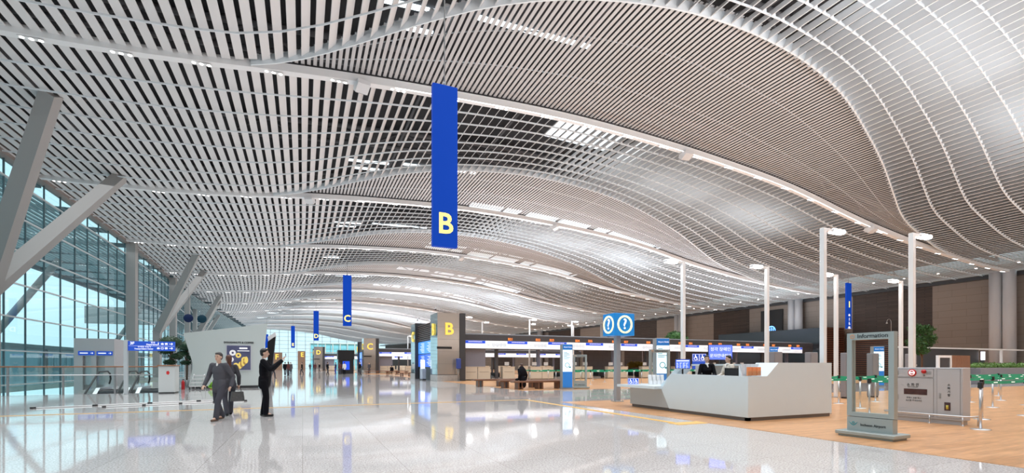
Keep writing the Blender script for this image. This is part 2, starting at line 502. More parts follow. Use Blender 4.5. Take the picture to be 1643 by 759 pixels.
for a, b2 in zip(ys, ys[1:]):
    xa, xb2 = XL+bend(a), XL+bend(b2)
    te.add([(xa-.2,a,ZT-.35),(xb2-.2,b2,ZT-.35),(xb2-.2,b2,ZT+2.6),(xa-.2,a,ZT+2.6),(xa+.35,a,ZT-.35),(xb2+.35,b2,ZT-.35),(xb2+.35,b2,ZT+2.6),(xa+.35,a,ZT+2.6)],
           [(4,5,6,7),(0,1,5,4),(3,7,6,2),(0,3,2,1),(0,4,7,3),(1,2,6,5)])
struct('wall_left', te, mat('taupe_trim', (0.30,0.25,0.23), 0.5))

# V struts that carry the roof
def strut(mb, a, b, w, d):
    a, b = Vector(a), Vector(b); ax = (b-a).normalized()
    u = ax.cross(Vector((0,1,0))).normalized(); v = ax.cross(u).normalized()
    P = []
    for p, k in ((a, 1.0), (b, 0.8)):
        for (i, j) in ((-1,-1),(1,-1),(1,1),(-1,1)): P.append(p + u*i*d/2*k + v*j*w/2*k)
    mb.add(P, [(3,2,1,0),(4,5,6,7),(0,1,5,4),(1,2,6,5),(2,3,7,6),(3,0,4,7)])
for i in range(5):
    yn = 33.5+34*i; bx = bend(yn); nx = -14.9+bx
    m = MB()
    strut(m, (nx, yn, 5.1), (-10.3+bend(yn-5.5), yn-5.5, ceilz(-10.3)+0.02), 0.75, 0.75)
    strut(m, (nx, yn, 5.1), (-10.7+bend(yn+5), yn+5, ceilz(-10.7)+0.02), 0.75, 0.75)
    m.box(nx-0.34, yn-0.45, -5, nx+0.34, yn+0.5, 5.5)
    struct('trim_%d' % (30+i), m, M_strut)

# ------------------------------------------------------------------ right wall, end wall, back
M_beige = None
def panel_mat(name, c, mort, w, h, ms=0.012, alt=0.93, rough=.6):
    m = bpy.data.materials.new(name); m.use_nodes = True
    nt = m.node_tree; b = nt.nodes['Principled BSDF']; L = nt.links.new
    tc = nt.nodes.new('ShaderNodeTexCoord'); sp = nt.nodes.new('ShaderNodeSeparateXYZ'); cb = nt.nodes.new('ShaderNodeCombineXYZ')
    L(tc.outputs['Object'], sp.inputs[0])
    ad = nt.nodes.new('ShaderNodeMath'); ad.operation = 'ADD'; L(sp.outputs[0], ad.inputs[0]); L(sp.outputs[1], ad.inputs[1])
    L(ad.outputs[0], cb.inputs[0]); L(sp.outputs[2], cb.inputs[1])
    br = nt.nodes.new('ShaderNodeTexBrick'); br.inputs['Scale'].default_value = 1; br.offset = .5
    br.inputs['Brick Width'].default_value = w; br.inputs['Row Height'].default_value = h; br.inputs['Mortar Size'].default_value = ms
    br.inputs['Color1'].default_value = (*c,1); br.inputs['Color2'].default_value = (c[0]*alt,c[1]*alt,c[2]*alt,1); br.inputs['Mortar'].default_value = (*mort,1)
    L(cb.outputs[0], br.inputs['Vector']); L(br.outputs[0], b.inputs['Base Color']); b.inputs['Roughness'].default_value = rough
    return m
M_beige = panel_mat('beige_panel', (0.30,0.262,0.235), (0.17,0.14,0.125), 2.4, 0.7)
M_brown = panel_mat('brown_louvre', (0.09,0.062,0.05), (0.025,0.018,0.016), 2.4, 0.16, 0.03, .6)
def right_seg(mb, a, b2, z0, z1, off=0.0):
    mb.box(XR-off, a, z0, XR+0.4, b2, z1)
rw = MB(); rw2 = MB()
secs = [(-3,14,'b'),(14,26.3,'b'),(26.3,34.3,'w'),(34.3,42.5,'b2'),(42.5,52.5,'b')]
beige = [(-3,29.7),(37.9,52.8),(59.6,72.8),(82,97),(110,126),(139,155),(168,184)]
brown = [(29.7,37.9),(52.8,59.6),(72.8,82),(97,110),(126,139),(155,168),(184,215)]
def seg(mb, a, b2):
    y = a
    while y < b2-0.01:
        y2 = min(b2, y+6); xa, xb2 = XR+bend(y), XR+bend(y2); z1 = 10.25
        mb.add([(xa,y,0),(xb2,y2,0),(xb2,y2,z1),(xa,y,z1),(xa+.4,y,0),(xb2+.4,y2,0),(xb2+.4,y2,z1),(xa+.4,y,z1)],
               [(3,2,1,0),(4,5,6,7),(0,1,5,4),(3,7,6,2),(0,4,7,3),(1,2,6,5)])
        y = y2
for a, b2 in beige: seg(rw, a, b2)
for a, b2 in brown: seg(rw2, a, b2)
struct('wall_right', rw, M_beige); struct('wall_right_louvre', rw2, M_brown)
tp = MB(); y = -3
while y < 215:
    y2 = y+6; xa, xb2 = XR+bend(y), XR+bend(y2)
    tp.add([(xa-.5,y,9.75),(xb2-.5,y2,9.75),(xb2-.5,y2,10.1),(xa-.5,y,10.1),(xa+.1,y,9.75),(xb2+.1,y2,9.75),(xb2+.1,y2,10.1),(xa+.1,y,10.1)],
           [(3,2,1,0),(4,5,6,7),(0,1,5,4),(3,7,6,2),(0,4,7,3),(1,2,6,5)])
    y = y2
struct('trim_21', tp, M_dark)
cr_ = MB()
for y in (23.2, 44.3, 65.8, 87, 112):
    cr_.cyl(XR-0.9+bend(y), y, 0, 10.2, 0.48, 24); cr_.cyl(XR-0.9+bend(y), y+1.0, 0, 10.2, 0.48, 24)
struct('trim_22', cr_, mat('column_paint', (0.62,0.64,0.68), 0.3))
# wall behind the camera and the near side
nb = MB(); nb.box(-30, -3.4, -5, 64, -3, 17); struct('wall_back', nb, M_beige)
# end glazing
ex0, ex1 = XL+bend(YEND)-12, XR+bend(YEND)
eg = MB(); eg.add([(ex0,YEND,0),(ex1,YEND,0),(ex1,YEND,16.5),(ex0,YEND,16.5)], [(0,1,2,3)])
ew = struct('window_2', eg, M_endglass)
em = MB()
x = ex0
while x < ex1: em.box(x-.1, YEND-.3, 0, x+.1, YEND+.1, 16.5); x += 3.2
for z in [1.6*i for i in range(11)]: em.box(ex0, YEND-.2, z-.07, ex1, YEND, z+.07)
for x in (ex0+14, ex0+28, ex0+42): em.box(x-.5, YEND-1, 0, x+.5, YEND-.2, 16.5)
struct('window_frame', em, M_mull, ew)
we = MB(); we.box(-70, YEND-.6, 16, 64, YEND+.3, 22); struct('wall_end', we, M_strut)

# ================================================================== hanging banners
def pictogram(mb, kind, x, z, s, y=0.0, t=0.004):
    """small flat symbols in the XZ plane, s = size"""
    def b(x0, z0, x1, z1): mb.box(x+x0*s, y-t, z+z0*s, x+x1*s, y, z+z1*s)
    def disc(cx, cz, r, n=14):
        P = [(x+cx*s+r*s*math.cos(2*PI*i/n), z+cz*s+r*s*math.sin(2*PI*i/n)) for i in range(n)]
        mb.prism(P, 'y', y-t, y)
    def arc(cx, cz, r, w, a0, a1, n=14):
        for i in range(n):
            A, B = a0+(a1-a0)*i/n, a0+(a1-a0)*(i+1)/n
            P = [(x+(cx+rr*math.cos(a))*s, z+(cz+rr*math.sin(a))*s) for rr, a in ((r,A),(r+w,A),(r+w,B),(r,B))]
            mb.prism(P, 'y', y-t, y)
    if kind == 'wheelchair':
        disc(-.08,.40,.09); b(-.14,-.05,-.02,.30); b(-.10,-.05,.22,.06); b(.12,-.32,.22,0); b(.14,-.36,.34,-.28); b(-.10,.10,.16,.18)
        arc(0,-.15,.24,.07,PI*.75,PI*1.85)
    elif kind == 'arrow':
        b(-.4,-.06,.3,.06); mb.prism([(x+.15*s,z+.3*s),(x+.45*s,z),(x+.15*s,z-.3*s),(x+.05*s,z-.22*s),(x+.24*s,z),(x+.05*s,z+.22*s)], 'y', y-t, y)
    elif kind == 'person':
        disc(0,.34,.11); b(-.12,-.10,.12,.20); b(-.11,-.42,-.02,-.10); b(.02,-.42,.11,-.10)
    elif kind == 'case':
        b(-.35,-.28,.35,.18); arc(0,.16,.12,.07,0,PI)
    elif kind == 'ring':
        arc(0,0,.34,.08,0,2*PI,20); b(-.2,-.05,.2,.05)
    elif kind == 'bus':
        b(-.35,-.2,.35,.3); disc(-.2,-.28,.08); disc(.2,-.28,.08)

def banner(letter, label, x, y, ztop, zbot, w=0.76, glyphs=None):
    t = thing('hanging_banner', label, 'sign', (x, y, zbot), 0, 'blue lettered banners hung from the ceiling')
    h = ztop-zbot
    m = MB(); m.bbox(-w/2, -0.09, 0, w/2, 0.09, h, 0.012); m.build('panel', M_blue, t)
    c = MB(); top = ceilz(x-bend(y))-zbot+2.02; c.tube([(0,0,h),(0,0,top)], 0.022, 8); c.cyl(0,0,h-.01,h+.12,0.05,12); c.build('suspension_rod', M_grey, t)
    text_obj('letter', letter, 0.86*w/0.76, M_yellow, t, (0, -0.10, 0.66*w/0.76), FACE_Y, 0.03, bold=0.012)
    if glyphs:
        for i, k in enumerate(('case','person','wheelchair','bus')):
            g = MB(); pictogram(g, k, -.0, .0+0.42*(3-i)+.25-0.12, 0.36, -0.095); g.build('pictogram', M_lw, t)
        text_obj('small_text', 'Restrooms', .12, M_lw, t, (0, -.097, .06), FACE_Y, .004)
    return t
M_lw = mat('lit_white_print', (0.95,0.95,0.95), 0.5, emit=0.7)
banner('B', 'large blue banner with yellow letter B, nearest and biggest of the hanging banners', 3.9, 14.1, 9.65, 4.83)
banner('C', 'blue hanging banner with yellow letter C, second nearest in the hall', 3.8, 47.4, 9.65, 4.95)
banner('D', 'blue hanging banner with yellow letter D, between the C and E banners', 1.9, 80.4, 9.65, 5.1)
banner('E', 'small distant blue hanging banner with yellow letter E', -1.9, 113, 9.65, 5.0)
banner('F', 'farthest small blue banner with yellow letter F just right of the white booth', -8.9, 146, 9.65, 4.9)
b1 = banner('1', 'blue banner with yellow numeral 1 above white pictograms, near the right wall', 51, 31.6, 9.65, 5.0, glyphs=True)
for c in b1.children:
    if c.name.startswith('letter'): c.location = (0,-.1,2.45)

# ================================================================== lamp posts
M_pole = mat('white_pole', (0.86,0.88,0.90), 0.3)
def lamp_post(label, x, y, side, h=4.96, grp='white lamp posts', light=False, src=None):
    t = thing('lamp_post', label, 'lamp post', (x, y, 0), 0, grp)
    m = MB(); m.bbox(-.062,-.062,0.02,.062,.062,h,.008); m.build('pole', M_pole, t)
    m = MB(); m.box(-.14,-.14,0,.14,.14,.02); m.build('base_plate', M_grey, t)
    m = MB(); s = side
    a, b = sorted((0.05*s, 0.34*s)); m.box(a,-.05,h-.07,b,.05,h); m.build('arm', M_pole, t)
    a, b = sorted((0.30*s, 0.80*s)); m = MB(); m.bbox(a,-.09,h-.075,b,.09,h+.0,.006); hd = m.build('lamp_head', M_pole, t)
    m = MB(); m.box(a+.02,-.075,h-.09,b-.02,.075,h-.076); m.box(a+.02,-.075,h+.001,b-.02,.075,h+.012); m.box(a+.02,-.098,h-.065,b-.02,-.091,h-.015); m.build('diffuser', M_lamp, hd)
    if light:
        spot_light('lamp_uplight', (x+.5*s, y, h+.1), (PI,0,0), 260, 150, (1,.98,.95), .15)
    return t
lamp_post('tall white lamp post behind the desk\'s left end, lamp arm towards the hall', 12.35, 13.3, -1, light=True)
lamp_post('tallest looking white lamp post rising behind the desk\'s right end', 12.75, 8.55, 1, light=True)
lamp_post('white lamp post beside the first grey cabinet behind the desk', 15.85, 12.75, -1)
lamp_post('white lamp post between the desk and the glass information frame', 19.8, 12.75, -1)
lamp_post('slim white lamp post right of the numeral 1 banner, beside the tree', 23.9, 12.6, -1)
lamp_post('white lamp post rising right behind the fire hose cabinet', 15.5, 7.9, 1, light=True)
lamp_post('rightmost white lamp post, among the green belts', 19.75, 7.0, 1, light=True)
for i, (x, y, s) in enumerate([(15.0,46.8,1),(18.6,51.5,1),(22.3,46.8,1),(24.5,51.5,1),(27.5,46.8,1),(30.5,51.5,-1)]):
    lamp_post(['distant lamp post above the B counter canopy, nearest the B pillar','distant short lamp post, second from the B pillar over the canopy','distant lamp post, third from the B pillar over the canopy','distant lamp post, fourth from the B pillar over the canopy','distant lamp post just left of the question mark cube, taller one','distant lamp post just left of the question mark cube, lower and nearer to it'][i], x, y, s, 6.2, 'distant lamp posts over the canopy')
lamp_post('far lamp post above the C counter canopy', 17.5, 88, 1, 6.6, 'distant lamp posts over the canopy')

# grey cabinets in a row
M_cab = mat('grey_cabinet_paint', (0.27,0.27,0.30), 0.38, metal=.2)
cab0 = None
for i, (x, lab) in enumerate([(15.55,'grey upright steel cabinet behind the desk, beside the slim lamp post'),(17.45,'grey upright steel cabinet behind the desk\'s right end'),(19.5,'grey upright steel cabinet between the desk and the glass frame'),(21.15,'grey upright steel cabinet seen through the glass information frame'),(23.75,'grey upright steel cabinet between the glass frame and the hose cabinet')]):
    loc = (x, 12.15, 0)
    if cab0 is None:
        cab0 = thing('steel_cabinet', lab, 'cabinet', loc, 0, 'grey upright cabinets in a row')
        m = MB(); m.bbox(-.21,-.11,.06,.21,.11,1.78,.012); m.build('body', M_cab, cab0)
        m = MB(); m.box(-.19,-.09,0,.19,.09,.06); m.build('plinth', M_black, cab0)
        m = MB(); m.box(-.19,-.122,.12,.19,-.11,1.72); d = m.build('door', M_cab, cab0)
        m = MB(); m.lathe([(0,-.03),(.022,-.03),(.022,0),(0,0)], .14, -.122, 1.3, 12, axis='y'); m.build('knob', M_steel, d)
    else: dup(cab0, loc, 0, lab)

# ================================================================== information cube sign
M_cube = mat('cube_sign_blue', (0.0,0.22,0.62), 0.45, emit=0.25, ecol=(0.0,0.22,0.66))
t = thing('information_cube_sign', 'blue cube sign with yellow ringed question marks on a grey post', 'sign', (10.3, 14.35, 0))
m = MB(); m.box(-.085,-.085,0.03,.085,.085,2.34); m.build('post', mat('sign_post_grey', (.33,.36,.40), .4, metal=.2), t)
m = MB(); m.bbox(-.17,-.17,0,.17,.17,.035,.01)
for sx in (-1,1):
    for sy in (-1,1): m.cyl(sx*.13, sy*.13, .03, .06, .018, 8)
m.build('base_plate', M_grey, t)
m = MB(); m.bbox(-.36,-.36,2.34,.48,.36,3.12,.01); m.build('cube', M_cube, t)
def ringq(parent, rot, off):
    m = MB(); m.lathe([(.255,-.02),(.285,-.03),(.315,-.02),(.315,.0),(.255,.0)], 0,0,0, 32, axis='y')
    o = m.build('ring', M_yring, parent); o.location = off; o.rotation_euler = rot
    text_obj('question_mark', '?', .52, M_lw, parent, off, (rot[0]+PI/2, 0, rot[2]), .03, bold=.004)
M_yring = mat('ring_yellow', (1.0,.88,.5), .5, emit=1.0, ecol=(1,.85,.45))
ringq(t, (0,0,0), (.06,-.365,2.73)); ringq(t, (0,0,-PI/2), (-.365,0,2.73))

# ================================================================== information desk
M_desk = mat('desk_solid_white', (0.64,0.74,0.80), 0.28, noise=(3,.02))
M_deskg = mat('desk_panel_grey', (0.50,0.54,0.57), 0.3)  # plain grey of the back panel, low base and worktop
M_kick = mat('desk_kick', (0.16,0.15,0.15), 0.35, metal=.4)
t = thing('information_desk', 'large angular white information desk standing on the wood floor', 'desk', (9.40, 8.05, 0))
Y1 = 4.5
m = MB(); m.prism([(0,.09),(0,1.04),(2.55,1.06),(2.93,.62),(2.62,.09)], 'x', 0, .14); m.build('front_panel', M_desk, t)
m = MB(); m.prism([(.14,.09),(2.93,.09),(2.93,1.36),(1.0,1.36),(.62,1.04),(.14,1.04)], 'y', 0, .14)
m.prism([(.62,1.04),(1.0,1.36),(2.93,1.36),(2.93,1.30),(1.04,1.30),(.70,1.0)], 'y', .14, .62); m.build('side_panel', M_desk, t)
m = MB(); m.box(2.79,.14,.09,2.93,Y1,1.33); m.build('back_panel', M_deskg, t)
m = MB(); m.box(2.42,.62,1.28,2.95,Y1-.2,1.335); m.build('back_counter', M_desk, t)
m = MB(); m.box(-.22,2.95,.62,1.3,Y1+.25,.70); m.build('low_counter', M_desk, t)
m = MB(); m.box(.10,2.7,.09,1.2,Y1,.62); m.build('low_base', M_deskg, t)
m = MB(); m.prism([(3.15,.70),(3.32,.70),(2.62,1.27),(2.45,1.20)], 'x', .30, .66); m.build('sloped_screen', M_desk, t)
m = MB(); m.box(.14,.14,.74,.9,2.6,.78); m.build('worktop', M_deskg, t)
m = MB(); m.box(.03,.03,0,2.90,.12,.09); m.box(.03,.03,0,.12,2.6,.09); m.box(.14,2.6,0,1.15,Y1-.05,.09); m.box(2.6,.12,0,2.90,Y1-.05,.09); m.build('kick_plinth', M_kick, t)

# things on the desk
M_scr = mat('screen_blue', (0.02,0.05,0.35), .3, emit=1.4, ecol=(.06,.14,.85))
def screen(name, label, cat, loc, rz, w, h, m_scr, stand=0.0, thick=.04, rows=None, group=None):
    t = thing(name, label, cat, loc, rz, group)
    m = MB(); m.bbox(-w/2-.015,0,stand,w/2+.015,thick,stand+h+.03,.005); m.build('housing', M_black, t)
    m = MB(); m.box(-w/2,-.004,stand+.015,w/2,0,stand+.015+h); s = m.build('screen', m_scr, t)
    if stand:
        m = MB(); m.box(-.02,.01,.012,.02,thick,stand); m.bbox(-.11,-.05,0,.11,.10,.014,.003); m.build('stand', M_black, t)
    if rows:
        m = MB()
        for (x0,z0,x1,z1) in rows: m.box(x0,-.007,stand+z0,x1,-.004,stand+z1)
        m.build('display_rows', M_lw, s)
    return t
rows = [(-.17,.21,.17,.235)] + [(-.17+.085*c, .02+.024*r, -.17+.085*c+random.uniform(.03,.07), .02+.024*r+.008) for c in range(4) for r in range(7)]
screen('flight_monitor', 'monitor showing blue flight rows at the left end of the desk', 'monitor', (9.74, 10.5, .78), -.5, .38, .24, M_scr, .42, rows=rows)
screen('computer_monitor', 'black computer monitor turned away on the desk beside the women', 'monitor', (10.2, 9.15, .78), PI-.6, .46, .30, mat('screen_off', (.02,.02,.03), .2, emit=.15, ecol=(.3,.4,.6)), .12)
t = screen('message_screen', 'blue screen with two lines of white Korean writing above the desk', 'screen', (12.05, 11.35, 1.335), -.45, .72, .45, mat('screen_violet_blue', (.05,.07,.5), .3, emit=1.5, ecol=(.10,.16,.92)), .13)
text_obj('writing', '청각 장애인', .13, M_lw, t, (0,-.012,.13+.33), FACE_Y, .004)
text_obj('writing', '문자안내설비', .12, M_lw, t, (0,-.012,.13+.13), FACE_Y, .004)
# brochures
M_or = mat('orange_leaflet', (.78,.27,.10), .5, noise=(30,.25)); M_wl = mat('white_leaflet', (.85,.86,.88), .5)
M_acr = glass_mat('acrylic', (.93,.96,.97))
for i in range(3):
    x = 9.62+.155*i
    t = thing('leaflet_holder', ['orange leaflet holder nearest the desk\'s front corner','middle one of three orange leaflet holders on the desk','orange leaflet holder farthest from the front corner of the desk'][i], 'leaflet holder', (x, 8.22, 1.04), 0, 'orange leaflet holders on the desk')
    m = MB(); m.box(-.07,-.03,0,.07,.05,.012); m.box(-.07,-.034,.0,.07,-.03,.12); m.build('holder', M_acr, t)
    m = MB(); m.box(-.062,-.024,.013,.062,.012,.215); m.build('leaflets', M_or, t)
t = thing('leaflet_rack', 'white stepped leaflet rack behind the orange leaflets on the desk', 'rack', (10.12, 8.47, .78))
m = MB(); m.box(-.40,-.05,0,.26,.14,.03); m.prism([(-.05,.03),(.14,.03),(.14,.50),(.11,.50)], 'x', -.40,-.385); m.prism([(-.05,.03),(.14,.03),(.14,.50),(.11,.50)], 'x', .245,.26); m.box(-.40,.125,.03,.26,.14,.52); m.build('rack', M_wl, t)
m = MB()
for i in range(4): m.box(-.37+.155*i, .07, .3, -.24+.155*i, .085, .55)
m.build('leaflets', mat('pale_leaflet', (.7,.74,.78), .5, noise=(25,.2)), t)
# wheelchair sign + white holders on low counter
def wheel_sign(label, loc, n=2, s=.24, extra=0.0, rz=0.0):
    t = thing('accessibility_sign', label, 'sign', loc, rz, None)
    m = MB(); m.box(-n*s/2,0,0,n*s/2,.02,s*1.12+extra); m.build('board', mat('sign_royal_blue', (.02,.09,.55), .45, emit=.35, ecol=(.02,.09,.6)), t)
    m = MB()
    for i in range(n):
        x = (i-(n-1)/2)*s; pictogram(m, 'wheelchair', x, extra+s*.56, s*.85, -.002)
        for (a,b,c,d) in ((-.46,-.5,.46,-.47),(-.46,.47,.46,.5),(-.46,-.5,-.43,.5),(.43,-.5,.46,.5)): m.box(x+a*s,-.005,extra+s*.56+b*s,x+c*s,-.001,extra+s*.56+d*s)
    m.build('wheelchair_symbols', M_lw, t)
    return t
wheel_sign('small blue sign with two wheelchair symbols on the desk\'s low counter', (9.55, 12.45, .70), 2, .17, rz=-.4)
wt = wheel_sign('taller blue board with two wheelchair symbols standing behind the desk', (13.2, 13.4, 1.157), 2, .25, .28, rz=-.4)
m = MB(); m.cyl(0,.04,-1.13,.5,.02,10); m.cyl(0,.04,-1.15,-1.13,.18,20); m.build('stand', M_grey, wt)
h0 = None
for i in range(4):
    lab = ['white leaflet holder next to the small wheelchair sign','second white leaflet holder from the small wheelchair sign','third white leaflet holder from the small wheelchair sign','white leaflet holder nearest the desk\'s sloped screen'][i]
    loc = (10.02+.13*i, 12.2-.035*i, .70)
    if not h0:
        h0 = thing('white_holder', lab, 'leaflet holder', loc, -.4, 'white holders on the low counter')
        m = MB(); m.prism([(-.03,0),(.06,0),(.10,.3),(.085,.3),(.05,.02),(-.02,.02),(-.02,.12),(-.03,.12)], 'x', -.055, .055); m.build('holder', M_wl, h0)
        m = MB(); m.prism([(-.0,.025),(.03,.025),(.07,.25),(.05,.25)], 'x', -.045, .045); m.build('leaflets', mat('pale_print', (.75,.78,.8), .5), h0)
    else: dup(h0, loc, -.4, lab)

# ================================================================== information frames
M_frame = mat('frame_grey_green', (.36,.41,.41), .38, metal=.15)
M_frame2 = mat('frame_side_grey', (.32,.34,.36), .4, metal=.3)
M_txt = mat('dark_print', (.03,.035,.04), .5); M_teal = mat('teal_print', (.02,.30,.34), .5); M_org = mat('orange_print', (.80,.32,.08), .5)
def info_frame(label, loc, rz, full=True):
    """front faces local -Y; width .72"""
    t = thing('information_stand', label, 'stand', loc, rz, 'information frames with clear panels')
    W, H0, H1 = .38, .36, 1.88
    m = MB(); m.box(-W,-.06,H0,-W+.085,.06,H1); m.box(W-.085,-.06,H0,W,.06,H1); m.box(-W+.085,-.06,H1-.125,W-.085,.06,H1); m.box(-W+.085,-.06,H0,W-.085,.06,H0+.075)
    f = m.build('frame', M_frame, t)
    m = MB(); m.box(-W+.085,-.008,H0+.075,W-.085,.008,H1-.125); m.build('clear_panel', M_clear, t)
    m = MB(); m.box(-W+.01,-.075,.10,W-.01,.075,H0-.01); m.build('lower_box', M_frame, t)
    m = MB(); m.bbox(-W-.10,-.26,.035,W+.10,.26,.10,.008); m.box(-W-.06,-.22,0,W+.06,.22,.035); m.build('base_plate', M_frame, t)
    text_obj('information_text', 'Information', .105, M_txt, f, (.045,-.063,H1-.063), FACE_Y, .003, bold=.001)
    q = MB(); q.lathe([(.030,-.003),(.038,-.003),(.038,0),(.030,0)], 0,0,0, 24, axis='y'); o = q.build('ring_symbol', M_org, f); o.location = (-.285,-.061,H1-.063)
    text_obj('ring_symbol', '?', .06, M_org, f, (-.285,-.063,H1-.063), FACE_Y, .003)
    text_obj('airport_text', 'Incheon Airport', .062, M_txt, f, (.06,-.079,.215), FACE_Y, .003, bold=.0012)
    q = MB()
    q.prism([(-.34,.262),(-.29,.225),(-.262,.205),(-.235,.225),(-.262,.19),(-.30,.21)], 'y', -.078,-.075)
    q.prism([(-.185,.262),(-.235,.225),(-.262,.205),(-.262,.19),(-.225,.21)], 'y', -.078,-.075); q.lathe([(.012,-.003),(.022,-.003),(.022,0),(.012,0)], -.262,-.075,.245, 14, axis='y')
    q.build('wing_logo', M_teal, f)
    return t
info_frame('large grey frame with clear panel headed Information, in the right foreground', (9.36, 5.40, .006), -PI/2+.05)
info_frame('distant information frame beside the blue directory kiosk by the benches', (14.1, 23.1, .006), -.25)
info_frame('information frame rising just behind the desk\'s left end', (12.15, 14.3, .006), -.35)

# directory kiosks
M_kb = mat('kiosk_blue', (.02,.17,.52), .35, emit=.25, ecol=(.02,.2,.6)); M_kw = mat('kiosk_screen', (.7,.85,.95), .4, emit=.9, ecol=(.75,.9,1))
kd = None
for (x, y, rz, lab) in [(13.0,22.6,-.15,'blue directory kiosk with lit map, standing by the dark benches'),(13.75,16.0,-.3,'blue directory kiosk with lit map, behind the desk\'s left end'),(26.9,21.2,-.3,'blue directory kiosk with lit map, behind the desk\'s right end'),(31.7,17.9,-.6,'blue directory kiosk seen through the clear panel of the big frame')]:
    if kd is None:
        kd = thing('directory_kiosk', lab, 'kiosk', (x,y,.006), rz, 'blue directory kiosks')
        m = MB(); m.bbox(-.30,-.05,.06,.30,.30,2.42,.015); m.build('body', M_grey, kd)
        m = MB(); m.box(-.27,-.058,2.12,.27,-.05,2.40); h = m.build('header', M_kb, kd)
        text_obj('header_text', 'Airport Guide', .08, M_lw, h, (.02,-.062,2.26), FACE_Y, .003)
        m = MB(); m.box(-.27,-.058,.95,.27,-.05,2.11); s = m.build('screen', M_kw, kd)
        m = MB()
        for r in range(6): m.box(-.22,-.062,1.62+.07*r,-.22+.3+.1*math.sin(r*2.3),-.058,1.645+.07*r)
        m.lathe([(.10,-.004),(.13,-.004),(.13,0),(.10,0)], -.02,-.058,1.3, 20, axis='y'); m.box(.08,-.062,1.15,.2,-.058,1.22)
        m.build('map_print', M_teal, s)
        m = MB(); m.box(-.27,-.058,.10,.27,-.05,.94); m.build('lower_panel', M_kb, kd)
        m = MB(); m.box(-.34,-.10,0,.34,.34,.06); m.build('base_plate', M_grey, kd)
    else: dup(kd, (x,y,.006), rz, lab)

# ================================================================== fire hose cabinet
M_hose = mat('cabinet_light_grey', (.46,.48,.52), .4)
M_red = mat('red_plastic', (.50,.015,.02), .3); M_amb = mat('dark_window', (.05,.012,.012), .15, coat=.5)
t = thing('fire_hose_cabinet', 'light grey steel fire hose cabinet with red bell plate and dark window slots', 'cabinet', (12.95, 6.32, .006), -PI/2)
W = .66; H = 1.24
m = MB(); m.bbox(-W,0,.09,W,.30,H,.008); m.build('body', M_hose, t)
m = MB(); m.box(-W+.04,.02,0,W-.04,.28,.09); m.build('plinth', M_hose, t)
M_seam = mat('seam_dark', (.22,.23,.25), .5)
def leaf(x0,z0,x1,z1,name='door'):
    m = MB(); m.box(x0,-.008,z0,x1,0,z1); d = m.build(name, M_hose, t)
    s = MB()
    for a in ((x0,z0,x1,z0+.006),(x0,z1-.006,x1,z1),(x0,z0,x0+.006,z1),(x1-.006,z0,x1,z1)): s.box(a[0],-.0095,a[1],a[2],-.008,a[3])
    s.build('seam', M_seam, d)
    return d
top = leaf(-W+.03,1.02,.14,H-.03,'alarm_panel'); dl = leaf(-W+.03,.14,.14,1.0); dr = leaf(.20,.14,W-.04,H-.03)
m = MB(); m.lathe([(0,-.02),(.07,-.02),(.085,-.01),(.085,0)], -.27,-.008,1.12, 24, axis='y'); b = m.build('alarm_bell', M_red, top)
m = MB(); m.box(-.33,-.031,1.105,-.21,-.028,1.135); m.lathe([(.045,-.003),(.058,-.003),(.058,0),(.045,0)], -.27,-.0285,1.12, 24, axis='y'); m.build('alarm_mark', M_lw, top)
m = MB(); m.lathe([(0,-.06),(.03,-.055),(.045,-.03),(.045,0)], -.04,-.008,1.15, 20, axis='y'); m.build('warning_lamp', M_red, top)
m = MB(); m.lathe([(0,-.015),(.015,-.015),(.018,0)], -.04,-.008,1.06, 12, axis='y')
for i in range(5):
    m.box(.05+.02*(i-2)-.004,-.011,1.08,.05+.02*(i-2)+.004,-.008,1.16)
m.build('button', M_seam, top)
for (x, z, d) in ((-W+.09,1.12,top),(-W+.09,.55,dl),(.26,.62,dr)):
    m = MB(); m.box(x-.02,-.013,z-.06,x+.02,-.008,z+.06); m.box(x-.008,-.02,z-.05,x+.008,-.013,z+.03); m.build('handle', M_grey, d)
m = MB(); m.bbox(-.44,-.014,.62,.0+.02,-.008,.75,.002); m.build('window_slot', M_amb, dl)
m = MB(); m.box(.34,-.014,.30,.45,-.008,.48); w_ = m.build('window_slot', M_amb, dr)
m = MB(); m.cyl(.395,-.016,.33,.42,.022,10); m.build('extinguisher', mat('brass_yellow', (.6,.5,.08), .3), dr)
text_obj('writing', '소 화 전', .075, M_txt, dl, (-.26,-.010,.84), FACE_Y, .003, bold=.001)
text_obj('writing', 'FIRE HYDRANT', .030, M_txt, dl, (-.26,-.010,.79), FACE_Y, .003)
text_obj('writing', '화재시 문을 열고', .042, M_txt, dl, (-.24,-.010,.54), FACE_Y, .003)
text_obj('writing', '호스를 꺼내십시오', .042, M_txt, dl, (-.24,-.010,.48), FACE_Y, .003)
for i, ch in enumerate('소화기함'): text_obj('writing', ch, .06, M_txt, dr, (.42,-.010,.86-.075*i), FACE_Y, .003, bold=.001)
g = thing('bumper_rail', 'low curved steel bumper rail around the fire hose cabinet', 'rail', (12.95, 6.32, .006), -PI/2)
m = MB(); m.tube([(-W-.10,.42,.20),(-W-.16,.36,.20),(-W-.16,-.06,.20),(-W-.10,-.12,.20),(W+.10,-.12,.20),(W+.17,-.06,.20),(W+.17,.36,.20),(W+.10,.42,.20)], .018, 8); m.build('rail_tube', M_steel, g)
m = MB()
for x in (-W-.02,.12,W+.05): m.cyl(x,-.12,0,.19,.014,8); m.cyl(x,-.12,0,.012,.035,12)
for x in (-W-.16,W+.17): m.cyl(x,.2,0,.19,.014,8)
m.build('rail_legs', M_steel, g)

